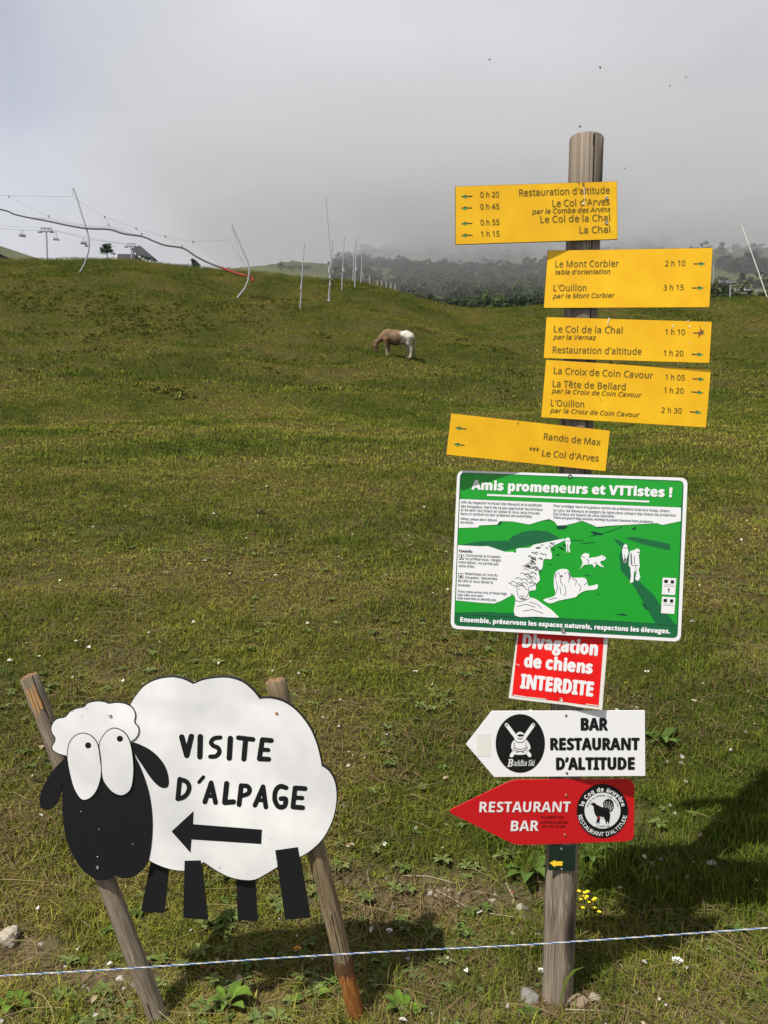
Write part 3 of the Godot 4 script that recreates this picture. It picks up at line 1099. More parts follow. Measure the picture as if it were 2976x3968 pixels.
func build_trail_signs() -> void:
	var ink: Material = M.engraved
	var z := 0.0014
	# 1: top sign, pointing left
	var c := yellow_board("topmost yellow trail sign, Restauration d'altitude and Le Col d'Arves, left arrows", ZA, Vector2(850, 510), 2.346, -5.0, [97, 365, 1042, 335, 1046, 675, 98, 706])
	for a in [[424, "0 h 20", 430, 428, 243, 352], [492, "0 h 45", 501, 498, 243, 353], [582, "0 h 55", 592, 590, 244, 354], [651, "1 h 15", 660, 657, 247, 354]]:
		trail_arrow(c, 196, a[0] - 1, 130, a[0] + 1)
		text(c, a[1], a[4], a[2], a[5], a[3], 30, z, ink)
	text(c, "Restauration d'altitude", 470, 423, 998, 406, 37, z, ink)
	text(c, "Le Col d'Arves", 664, 485, 998, 473, 37, z, ink)
	text(c, "par la Combe des Arvins", 547, 527, 999, 513, 27, z, ink, "sans", 0.22)
	text(c, "Le Col de la Chal", 594, 578, 1000, 567, 37, z, ink)
	text(c, "La Chal", 822, 640, 1001, 635, 37, z, ink)
	bolt(c, 980, 435, 11, M.steel)
	bolt(c, 980, 578, 11, M.steel)
	for q in [pv([838, 346, 850, 345, 848, 366, 840, 364]), pv([812, 340, 822, 340, 817, 356])]: film(c, [q], 0.0018, M.stain, "stain")
	for q in [pv([846, 372, 850, 372, 853, 440, 851, 440]), pv([842, 458, 853, 452, 850, 474, 843, 472])]: film(c, [q], 0.0018, M.bare_white, "paint_chip")
	# 2
	c = yellow_board("yellow trail sign reading Le Mont Corbier and L'Ouillon, right arrows", ZA, Vector2(830, 900), 2.350, 4.0, [637, 740, 1602, 724, 1582, 1073, 613, 1077])
	text(c, "Le Mont Corbier", 681, 838, 1050, 834, 36, z, ink)
	text(c, "table d'orientation", 677, 880, 998, 876, 26, z, ink, "sans", 0.22)
	text(c, "L'Ouillon", 670, 977, 862, 976, 36, z, ink)
	text(c, "par le Mont Corbier", 668, 1019, 1022, 1015, 26, z, ink, "sans", 0.22)
	text(c, "2 h 10", 1322, 832, 1439, 830, 31, z, ink)
	text(c, "3 h 15", 1313, 973, 1430, 971, 31, z, ink)
	trail_arrow(c, 1488, 818, 1556, 817)
	trail_arrow(c, 1479, 959, 1547, 958)
	# 3
	c = yellow_board("narrow yellow trail sign, Le Col de la Chal par la Vernaz, chipped right arrow", ZB, Vector2(820, 170), 2.348, 2.0, [629, 42, 1597, 70, 1582, 313, 612, 284])
	text(c, "Le Col de la Chal", 672, 131, 1072, 139, 37, z, ink)
	text(c, "par la Vernaz", 670, 172, 913, 176, 26, z, ink, "sans", 0.22)
	text(c, "Restauration d'altitude", 665, 252, 1183, 263, 37, z, ink)
	text(c, "1 h 10", 1322, 144, 1436, 147, 31, z, ink)
	text(c, "1 h 20", 1313, 268, 1427, 271, 31, z, ink)
	trail_arrow(c, 1486, 136, 1552, 137)
	trail_arrow(c, 1477, 260, 1545, 262)
	for q in [pv([985, 80, 990, 50, 1000, 48, 992, 66, 989, 84]), pv([1365, 92, 1372, 88, 1373, 103, 1367, 105]), pv([1450, 62, 1462, 64, 1456, 70]), pv([1463, 96, 1470, 97, 1468, 106, 1462, 104]), pv([1548, 76, 1556, 79, 1551, 84]), pv([1465, 192, 1472, 194, 1468, 200])]: film(c, [q], 0.0018, M.bare_white, "paint_chip")
	for q in [pv([987, 84, 998, 96, 1002, 104, 993, 98]), pv([1522, 92, 1528, 104, 1534, 118, 1541, 122, 1550, 118, 1545, 128, 1538, 132, 1542, 146, 1532, 142, 1522, 150, 1518, 166, 1514, 150, 1524, 140, 1512, 132, 1528, 126])]: film(c, [q], 0.0019, M.stain, "scratch")
	# 4
	c = yellow_board("yellow trail sign listing La Croix de Coin Cavour and La Tête de Bellard", ZB, Vector2(800, 480), 2.350, 0.5, [626, 292, 1592, 350, 1562, 690, 597, 630])
	text(c, "La Croix de Coin Cavour", 671, 374, 1250, 402, 37, z, ink)
	text(c, "La Tête de Bellard", 664, 450, 1090, 469, 37, z, ink)
	text(c, "par la Croix de Coin Cavour", 662, 486, 1178, 512, 26, z, ink, "sans", 0.22)
	text(c, "L'Ouillon", 654, 562, 848, 571, 37, z, ink)
	text(c, "par la Croix de Coin Cavour", 652, 600, 1168, 627, 26, z, ink, "sans", 0.22)
	text(c, "1 h 05", 1322, 408, 1436, 413, 31, z, ink)
	text(c, "1 h 20", 1315, 485, 1428, 490, 31, z, ink)
	text(c, "2 h 30", 1300, 601, 1417, 606, 31, z, ink)
	trail_arrow(c, 1483, 403, 1551, 407)
	trail_arrow(c, 1476, 480, 1545, 485)
	trail_arrow(c, 1466, 596, 1534, 601)
	bolt(c, 1045, 320, 4, M.dark_metal)
	# 5
	c = yellow_board("tilted yellow trail sign reading Rando de Max, above the green board", ZB, Vector2(790, 790), 2.345, -4.0, [71, 605, 1002, 706, 975, 945, 43, 848])
	text(c, "Rando de Max", 612, 758, 942, 793, 37, z, ink)
	text(c, "***", 526, 838, 583, 843, 37, z, ink)
	text(c, "Le Col d'Arves", 602, 855, 932, 886, 37, z, ink)
	trail_arrow(c, 160, 697, 96, 690)
	trail_arrow(c, 150, 792, 87, 785)
	for q in [pv([463, 655, 466, 655, 461, 672, 458, 671])]: film(c, [q], 0.0018, M.stain, "scratch")

func rounded(c: Array, r: float) -> PackedVector2Array:
	# polygon with every corner rounded
	var out := PackedVector2Array()
	var p := pts(c)
	for i in p.size():
		var a: Vector2 = p[(i - 1 + p.size()) % p.size()]
		var b: Vector2 = p[i]
		var d: Vector2 = p[(i + 1) % p.size()]
		var s := b + (a - b).normalized() * r
		var e := b + (d - b).normalized() * r
		for k in 7:
			var t := k / 6.0
			out.append(s.lerp(b, t).lerp(b.lerp(e, t), t))
	return out

func build_green_sign() -> void:
	var c := board("information_board", "green information board about flocks and guard dogs, Amis promeneurs et VTTistes", "sign", ZC[0], ZC[1], ZC[2], Vector2(800, 580), 2.330, 7.0)
	var outer := [88, 38, 1600, 88, 1553, 1163, 43, 1076]
	panel(c, rounded(outer, 48), 0.0, 0.0025, M.sign_white, "plate")
	panel(c, rounded([93, 44, 1594, 93, 1547, 1157, 49, 1070], 44), -0.0027, 0.012, M.sign_grey_back, "rear_frame")
	film(c, [rounded([106, 52, 1573, 106, 1532, 1138, 66, 1056], 34)], 0.0006, M.deep_green, "dark_green_field")
	film(c, [rounded([118, 58, 1566, 113, 1555, 281, 106, 224], 26)], 0.0011, M.bright_green, "title_band")
	# landscape
	film(c, [pv([98, 418, 230, 402, 352, 396, 368, 374, 450, 376, 560, 395, 640, 371, 690, 366, 725, 378, 745, 402, 800, 399, 860, 386, 905, 372, 960, 392, 1005, 411, 1100, 402, 1400, 386, 1432, 398, 1553, 372, 1528, 1050, 1100, 1024, 745, 1006, 460, 975, 180, 968, 74, 972])], 0.0011, M.bright_green, "green_landscape")
	film(c, [pv([424, 556, 412, 520, 425, 495, 455, 468, 520, 440, 600, 430, 680, 440, 762, 482, 700, 500, 590, 522, 480, 548]), pv([98, 527, 240, 503, 415, 498, 425, 556, 390, 566, 300, 538]), pv([1188, 480, 1250, 475, 1380, 500, 1480, 520, 1486, 560, 1430, 552, 1300, 520]), pv([1110, 490, 1150, 496, 1212, 540, 1215, 600, 1208, 650, 1280, 765, 1370, 850, 1430, 935, 1527, 1058, 1392, 1047, 1335, 950, 1245, 795, 1160, 690, 1150, 600, 1168, 545]), pv([170, 968, 300, 965, 400, 975, 462, 985, 462, 1000, 170, 985])], 0.0015, M.deep_green, "dark_slopes")
	film(c, [pv([738, 404, 800, 400, 812, 408, 790, 422, 745, 424]), pv([960, 440, 985, 438, 1045, 455, 1030, 462, 985, 458]), pv([1232, 420, 1260, 408, 1255, 425, 1238, 428]), pv([352, 398, 366, 376, 380, 378, 372, 390]), pv([1000, 410, 1095, 396, 1105, 400, 1010, 416]), pv([1295, 900, 1320, 920, 1335, 955, 1322, 948]), pv([1365, 845, 1390, 880, 1378, 868]), pv([1125, 980, 1180, 978, 1205, 990, 1160, 988])], 0.0018, M.ink_green, "ink_shadows")
	film(c, strokes([[830, 498, 915, 499], [960, 470, 1100, 435, 1170, 405], [900, 520, 990, 508], [690, 655, 712, 655], [920, 725, 960, 726], [1000, 850, 1020, 851]], 3.0), 0.0017, M.ink_green, "ink_lines")
	# white text fields
	film(c, [pv([105, 226, 1555, 282, 1553, 371, 1432, 396, 1400, 384, 1100, 400, 1005, 409, 960, 390, 905, 368, 860, 383, 800, 397, 745, 400, 725, 374, 690, 357, 640, 368, 560, 393, 450, 373, 366, 371, 350, 394, 232, 399, 225, 412, 98, 416])], 0.0019, M.sign_white, "upper_text_field")
	film(c, [pv([92, 528, 240, 536, 290, 535, 330, 548, 400, 572, 455, 572, 480, 600, 470, 700, 440, 860, 415, 872, 380, 892, 330, 911, 230, 905, 80, 890])], 0.0019, M.sign_white, "lower_text_field")
	text(c, "Amis promeneurs et VTTistes !", 183, 162, 1493, 214, 60, 0.0018, M.sign_white, "sans heavy")
	film(c, [pv([283, 193, 1347, 237, 1347, 249, 283, 205])], 0.0018, M.sign_white, "title_rule")
	text(c, "Ensemble, préservons les espaces naturels, respectons les élevages.", 108, 1030, 1482, 1108, 30, 0.0018, M.sign_white, "sans heavy")
	var st := new_st()
	for l in [["Afin de respecter le travail des éleveurs et la quiétude", 112, 253, 640, 274, 17], ["des troupeaux, merci de ne pas approcher les animaux", 111, 279, 648, 302, 17], ["et de tenir vos chiens en laisse (si vous vous trouvez", 110, 303, 626, 326, 17], ["dans un endroit où leur présence est autorisée).", 109, 328, 578, 347, 17],
		["Pour protéger leurs troupeaux contre les prédations dues aux loups, chiens", 718, 276, 1478, 311, 17], ["ou lynx, les éleveurs et bergers de cette zone utilisent des chiens de protection.", 716, 305, 1524, 340, 17], ["Ces chiens ont besoin de vous identifier.", 715, 330, 1122, 347, 17],
		["Contournez le troupeau", 143, 601, 368, 611, 17], ["ou arrêtez-vous : rangez", 143, 623, 372, 634, 17], ["votre bâton ; ne portez pas", 96, 645, 357, 658, 17], ["votre chien.", 94, 670, 203, 675, 17], ["Ralentissez en vue du", 138, 721, 350, 731, 17], ["troupeau : descendez", 138, 745, 347, 755, 17], ["de vélo si vous devez le", 92, 767, 320, 779, 17], ["traverser.", 90, 795, 176, 799, 17]]:
		text_into(st, c, l[0], l[1], l[2], l[3], l[4], l[5], 0.0026)
	obj("fine_print", st.commit(), M.print_grey, c.root)
	st = new_st()
	for l in [["Hikers, please don't disturb", 108, 360, 346, 371, 15], ["the flocks.", 107, 384, 194, 388, 15], ["There are guard dogs around, working to protect livestock from predators", 715, 352, 1368, 381, 15], ["If you come across one of these dogs,", 90, 836, 414, 852, 15], ["stay calm and wait :", 88, 858, 260, 867, 15], ["they need time to identify you.", 86, 880, 343, 893, 15]]:
		text_into(st, c, l[0], l[1], l[2], l[3], l[4], l[5], 0.0026, "sans", 0.2)
	obj("fine_print", st.commit(), M.print_blue_grey, c.root)
	text(c, "Conseils:", 99, 573, 187, 577, 17, 0.0026, M.print_black, "sans bold")
	film(c, strokes([[100, 590, 131, 592], [131, 594, 131, 620], [131, 622, 100, 620], [100, 618, 100, 592], [95, 712, 126, 714], [126, 716, 126, 742], [126, 744, 95, 742], [95, 740, 95, 714]], 2.5) + [pv([113, 596, 119, 597, 118, 604, 124, 616, 120, 616, 115, 608, 111, 617, 107, 616, 113, 603]), pv([110, 722, 116, 724, 120, 738, 102, 737])], 0.0026, M.print_black, "pictogram")
	# animals and people drawn in white
	film(c, [catmull(pts([388, 640, 398, 592, 470, 578, 480, 550, 560, 545, 592, 525, 690, 505, 780, 487, 800, 491, 772, 506, 700, 546, 707, 582, 704, 620, 656, 620, 646, 680, 620, 700, 630, 755, 606, 782, 600, 822, 562, 828, 560, 868, 600, 880, 652, 916, 702, 950, 738, 985, 745, 1003, 600, 997, 466, 990, 470, 880, 440, 840, 388, 780, 384, 700]), true, 3)], 0.0022, M.sign_white, "flock_drawing")
	film(c, [catmull(pts([722, 740, 735, 702, 770, 685, 810, 689, 830, 720, 842, 741, 920, 742, 940, 770, 947, 795, 985, 790, 1005, 785, 1010, 800, 995, 820, 930, 826, 882, 850, 860, 870, 760, 890, 700, 910, 662, 896, 657, 882, 730, 858, 722, 800]), true, 3)], 0.0022, M.sign_white, "lying_dog_drawing")
	film(c, [catmull(pts([893, 686, 910, 645, 898, 606, 925, 580, 955, 592, 950, 612, 1015, 602, 1038, 594, 1062, 612, 1050, 628, 1030, 632, 1026, 648, 1050, 674, 1020, 664, 1002, 650, 985, 676, 975, 656, 940, 655, 915, 662]), true, 3)], 0.0022, M.sign_white, "walking_dog_drawing")
	film(c, [pv([795, 498, 806, 478, 822, 480, 832, 512, 823, 535, 828, 577, 818, 575, 812, 540, 808, 577, 803, 575, 802, 532])], 0.0022, M.sign_white, "shepherd_drawing")
	film(c, [pv([1214, 605, 1222, 566, 1250, 561, 1262, 550, 1282, 556, 1286, 576, 1278, 592, 1284, 670, 1276, 690, 1288, 740, 1272, 764, 1254, 752, 1262, 712, 1248, 692, 1242, 770, 1220, 777, 1226, 730, 1222, 672, 1212, 665])], 0.0022, M.sign_white, "hiker_drawing")
	film(c, [pv([1168, 565, 1178, 530, 1190, 519, 1202, 530, 1212, 580, 1200, 612, 1196, 646, 1182, 644, 1172, 605])], 0.0022, M.sign_white, "cyclist_drawing")
	var lines := []
	rng.seed = 8
	for i in 70:
		var y := rng.randf_range(510, 800)
		var x0 := lerpf(620, 400, (y - 510) / 290.0)
		var x := rng.randf_range(x0, x0 + 190 - (y - 510) * 0.1)
		var s := 8.0 + (y - 500) * 0.1
		if x + s > 640 - (y - 620) * 0.15 and y > 600: x -= 70
		lines.append([x, y, x + s * 0.5, y - s * 0.28, x + s, y - s * 0.05, x + s * 1.25, y + s * 0.35])
	lines.append_array([[425, 775, 455, 792, 480, 800], [560, 800, 590, 792, 600, 775], [478, 800, 482, 850, 500, 880, 530, 885, 552, 850, 556, 805], [500, 858, 512, 868, 524, 858], [468, 890, 500, 900, 560, 878], [480, 930, 540, 915, 600, 935], [520, 960, 580, 950, 650, 975], [560, 900, 610, 915, 640, 940], [490, 815, 500, 818], [538, 818, 548, 816]])
	lines.append_array([[750, 712, 756, 716], [792, 710, 798, 714], [758, 730, 768, 738, 780, 730], [765, 745, 766, 775, 778, 790], [810, 700, 826, 735, 815, 770], [735, 760, 745, 800, 738, 840], [790, 790, 800, 830, 790, 860], [840, 745, 870, 760, 862, 790], [690, 885, 740, 872], [880, 780, 900, 800, 890, 830], [940, 770, 920, 790], [760, 800, 768, 850]])
	lines.append_array([[1040, 604, 1048, 606], [935, 620, 950, 628, 945, 648], [905, 600, 925, 612], [985, 648, 1002, 640], [1228, 580, 1232, 660, 1270, 662], [1250, 600, 1248, 650], [1270, 575, 1284, 577], [1256, 668, 1262, 712], [1178, 545, 1204, 548], [1184, 590, 1186, 640], [806, 500, 822, 505], [812, 520, 812, 545]])
	film(c, strokes(lines, 3.2), 0.0025, M.print_black, "drawing_lines")
	film(c, [oval(Vector2(768, 731), 12, 8, 12), oval(Vector2(754, 711), 5, 4, 8), oval(Vector2(794, 711), 5, 4, 8), pv([820, 700, 832, 722, 830, 748, 822, 742, 816, 716]), pv([730, 716, 738, 706, 736, 740, 728, 752]), pv([1222, 590, 1232, 588, 1234, 650, 1224, 655]), oval(Vector2(1272, 574), 6, 4, 8), oval(Vector2(1190, 628), 10, 16, 16), pv([505, 872, 525, 872, 530, 884, 502, 884])], 0.0025, M.print_grey, "drawing_shades")
	# stickers of the ministries
	for s in [[1435, 741, 1524, 746, 1515, 856, 1428, 851], [1430, 866, 1518, 871, 1510, 979, 1423, 974]]:
		var k := film(c, [pv(s)], 0.0022, M.sign_white, "logo_field")
		film(c, [pv([s[0] + 10, s[1] + 14, s[0] + 34, s[1] + 15, s[0] + 32, s[1] + 34, s[0] + 18, s[1] + 36, s[0] + 9, s[1] + 32]), pv([s[0] + 52, s[1] + 17, s[0] + 74, s[1] + 18, s[0] + 72, s[1] + 38, s[0] + 52, s[1] + 38])], 0.0026, M.print_black, "logo_mark", k)
		film(c, strokes([[s[0] + 4, s[1] + 57, s[0] + 78, s[1] + 60], [s[0] + 10, s[1] + 46, s[0] + 70, s[1] + 48]], 2.0), 0.0026, M.print_grey, "logo_rule", k)
	film(c, [oval(Vector2(1474, 818), 9, 8, 12), pv([1472, 820, 1477, 820, 1479, 836, 1470, 836])], 0.0027, M.print_grey, "logo_tree")
	bolt(c, 827, 76, 15, M.steel)
	bolt(c, 783, 1089, 15, M.steel)

func build_red_paper() -> void:
	var c := board("warning_notice", "worn red notice reading Divagation de chiens INTERDITE below the green board", "sign", ZD[0], ZD[1], ZD[2], Vector2(870, 380), 2.3465, 9.0)
	panel(c, pv([542, 60, 1203, 100, 1198, 150, 1156, 663, 1080, 652, 985, 641, 900, 626, 800, 615, 640, 597, 473, 576]), 0.0, 0.002, M.paper_white, "sheet")
	film(c, [pv([549, 60, 1173, 96, 1168, 140, 1130, 638, 900, 606, 640, 574, 498, 556])], 0.0006, M.paper_red, "red_field")
	text(c, "Divagation", 575, 200, 1117, 263, 98, 0.0011, M.sign_white, "sans heavy")
	text(c, "de chiens", 588, 345, 1080, 396, 92, 0.0011, M.sign_white, "sans heavy")
	text(c, "INTERDITE", 560, 499, 1084, 560, 104, 0.0011, M.sign_white, "sans heavy")
	for l in [[512, 553, 600, 566], [612, 568, 745, 582], [1040, 618, 1125, 630]]:
		film(c, stroke(pv(l), 6.0), 0.0011, M.paper_white, "imprint")
	for q in [pv([852, 574, 858, 572, 870, 592, 862, 600, 842, 600]), pv([530, 322, 538, 324, 537, 332, 531, 331]), pv([545, 328, 551, 329, 549, 339, 544, 337])]: film(c, [q], 0.0012, M.paper_white, "tear")
	bolt(c, 848, 582, 9, M.brass)

func build_white_sign() -> void:
	var c := board("restaurant_sign", "white arrow sign reading BAR RESTAURANT D'ALTITUDE with black oval emblem", "sign", ZD[0], ZD[1], ZD[2], Vector2(880, 900), 2.350, 3.0)
	panel(c, pv([350, 671, 1468, 667, 1471, 1143, 367, 1151, 163, 912]), 0.0, 0.004, M.sign_white, "plate")
	text(c, "BAR", 1003, 808, 1195, 808, 90, 0.0008, M.print_black, "sans heavy")
	text(c, "RESTAURANT", 780, 952, 1425, 951, 88, 0.0008, M.print_black, "sans heavy")
	text(c, "D’ALTITUDE", 823, 1096, 1390, 1094, 90, 0.0008, M.print_black, "sans heavy")
	film(c, [pv([243, 835, 340, 835, 341, 998, 243, 1000])], 0.0006, M.paper_white, "sticker")
	film(c, [oval(Vector2(558, 906), 180, 214, 64)], 0.0006, M.print_black, "oval_emblem")
	film(c, strokes([[458, 770, 626, 992], [653, 770, 494, 994]], 27.0), 0.0010, M.sign_white, "crossed_skis")
	film(c, [oval(Vector2(459, 771), 8, 8, 12), oval(Vector2(654, 768), 8, 8, 12)], 0.0014, M.print_grey, "ski_tip")
	film(c, [oval(Vector2(556, 846), 29, 26, 24), catmull(pts([530, 868, 584, 868, 618, 898, 632, 940, 606, 962, 592, 985, 520, 985, 508, 962, 492, 938, 498, 900]), true, 4)], 0.0018, M.sign_white, "figure")
	film(c, [oval(Vector2(560, 846), 24, 9, 16)] + strokes([[520, 880, 532, 895, 556, 898, 582, 894, 594, 880], [514, 900, 512, 925, 524, 942, 556, 948, 590, 942, 600, 925, 600, 900], [505, 935, 515, 955, 545, 962], [612, 930, 600, 952, 570, 962], [530, 970, 560, 962, 585, 972], [540, 868, 556, 873, 574, 868]], 4.5), 0.0022, M.print_black, "figure_lines")
	var st := new_st()
	text_into(st, c, "B", 462, 1076, 500, 1074, 58, 0.0010, "serif bold", 0.25)
	text_into(st, c, "uddha Ski", 506, 1070, 660, 1068, 44, 0.0010, "serif", 0.2)
	obj("emblem_lettering", st.commit(), M.sign_white, c.root)
	bolt(c, 893, 703, 9, M.dark_metal)
	bolt(c, 898, 1123, 9, M.dark_metal)

func ring_text(st: SurfaceTool, c: Dictionary, s: String, centre: Vector2, r: float, a0: float, a1: float, cap: float, z: float, kind: String, outward: bool) -> void:
	# letters stand on a circle from angle a0 to a1 (degrees, 0 = right, clockwise in the picture)
	var widths := []
	var total := 0.0
	for ch in s:
		var w: float = 0.32 if ch == " " else text_mesh(ch, kind).get_aabb().size.x + 0.09
		widths.append(w)
		total += w
	var run := 0.0
	for i in s.length():
		var w: float = widths[i]
		if s[i] != " ":
			var f0 := (run + 0.045) / total
			var f1 := (run + w - 0.045) / total
			var p0 := deg_to_rad(lerpf(a0, a1, f0))
			var p1 := deg_to_rad(lerpf(a0, a1, f1))
			text_into(st, c, s[i], centre.x + cos(p0) * r, centre.y + sin(p0) * r, centre.x + cos(p1) * r, centre.y + sin(p1) * r, cap, z, kind)
		run += w

func build_red_sign() -> void:
	var c := board("restaurant_sign", "red pointed sign reading RESTAURANT BAR with a round grouse emblem", "sign", ZD[0], ZD[1], ZD[2], Vector2(880, 1400), 2.352, -7.0)
	var p := PackedVector2Array()
	p.append_array(catmull(pts([60, 1421, 46, 1410, 46, 1396, 60, 1386]), false, 4))
	p.append_array(catmull(pts([455, 1195, 500, 1180, 545, 1172]), false, 4))
	p.append_array(catmull(pts([1330, 1167, 1372, 1180, 1392, 1220]), false, 5))
	p.append_array(catmull(pts([1389, 1568, 1376, 1606, 1335, 1621]), false, 5))
	p.append_array(pv([870, 1640]))
	p.append_array(catmull(pts([570, 1646, 515, 1641, 465, 1620]), false, 4))
	panel(c, p, 0.0, 0.003, M.sign_red, "plate")
	text(c, "RESTAURANT", 258, 1408, 920, 1406, 80, 0.0008, M.sign_white, "sans bold")
	text(c, "BAR", 487, 1546, 690, 1544, 80, 0.0008, M.sign_white, "sans bold")
	text(c, "OUVERT DE", 706, 1453, 872, 1453, 20, 0.0008, M.marker_red, "sans", 0.1, "marker_note")
	text(c, "LUNDI à JEUDI", 700, 1489, 906, 1489, 20, 0.0008, M.marker_red, "sans", 0.1, "marker_note")
	text(c, "de 11h à 18h", 716, 1518, 882, 1518, 18, 0.0008, M.marker_red, "sans", 0.1, "marker_note")
	var o := Vector2(1158, 1400)
	film(c, [oval(o, 188, 197, 64)], 0.0007, M.print_black, "emblem_ring")
	film(c, [oval(o + Vector2(0, -4), 131, 131, 56)], 0.0012, M.sign_white, "emblem_disc")
	var st := new_st()
	ring_text(st, c, "le Coq de Bruyère", o, 143, 194, 348, 34, 0.0012, "sans bold", true)
	ring_text(st, c, "RESTAURANT D'ALTITUDE", o, 183, 170, 10, 32, 0.0012, "sans", false)
	obj("emblem_lettering", st.commit(), M.sign_white, c.root)
	st = new_st()
	text_into(st, c, "LE CORBIER 1600", 1106, 1515, 1210, 1514, 11, 0.0016, "sans")
	ring_text(st, c, "chemin du balisage VOIE LACTÉE", o, 112, 195, 345, 12, 0.0016, "sans", true)
	obj("emblem_fine_print", st.commit(), M.print_grey, c.root)
	var g := film(c, [pv([1070, 1350, 1082, 1338, 1100, 1338, 1116, 1352, 1136, 1362, 1156, 1372, 1166, 1368, 1160, 1340, 1176, 1318, 1200, 1309, 1222, 1316, 1238, 1338, 1240, 1372, 1228, 1398, 1210, 1406, 1214, 1426, 1212, 1450, 1208, 1474, 1204, 1500, 1194, 1470, 1186, 1498, 1178, 1468, 1166, 1448, 1148, 1440, 1138, 1456, 1134, 1496, 1124, 1478, 1116, 1500, 1112, 1482, 1120, 1446, 1102, 1422, 1094, 1392, 1092, 1366, 1082, 1356])], 0.0016, M.print_black, "grouse")
	film(c, strokes([[1178, 1372, 1172, 1335], [1190, 1374, 1188, 1328], [1202, 1378, 1208, 1328], [1210, 1386, 1226, 1342], [1212, 1394, 1234, 1366]], 3.0), 0.0020, M.sign_white, "tail_fan", g)
	film(c, [pv([1122, 1440, 1130, 1436, 1134, 1452, 1126, 1456]), pv([1080, 1346, 1086, 1344, 1086, 1350])], 0.0020, M.sign_red, "red_mark", g)
	film(c, strokes([[1138, 1440, 1150, 1448, 1166, 1446]], 5.0), 0.0020, M.sign_white, "leg_mark", g)
	bolt(c, 893, 1283, 11, M.brass)
	bolt(c, 883, 1573, 11, M.brass)
	# small plate underneath
	c = board("waymark_plate", "small dark green plate with a yellow arrow under the red restaurant sign", "sign", ZD[0], ZD[1], ZD[2], Vector2(865, 1745), 2.351, 0.0)
	panel(c, pv([770, 1654, 963, 1655, 958, 1840, 765, 1833]), 0.0, 0.003, M.dark_green_plate, "plate")
	film(c, [pv([772, 1779, 814, 1757, 813, 1768, 867, 1768, 866, 1799, 812, 1799, 812, 1812])], 0.0006, M.arrow_yellow, "arrow")
	bolt(c, 858, 1676, 9, M.steel)
	bolt(c, 860, 1823, 9, M.steel)

# ------------------------------------------------------------------ the sheep

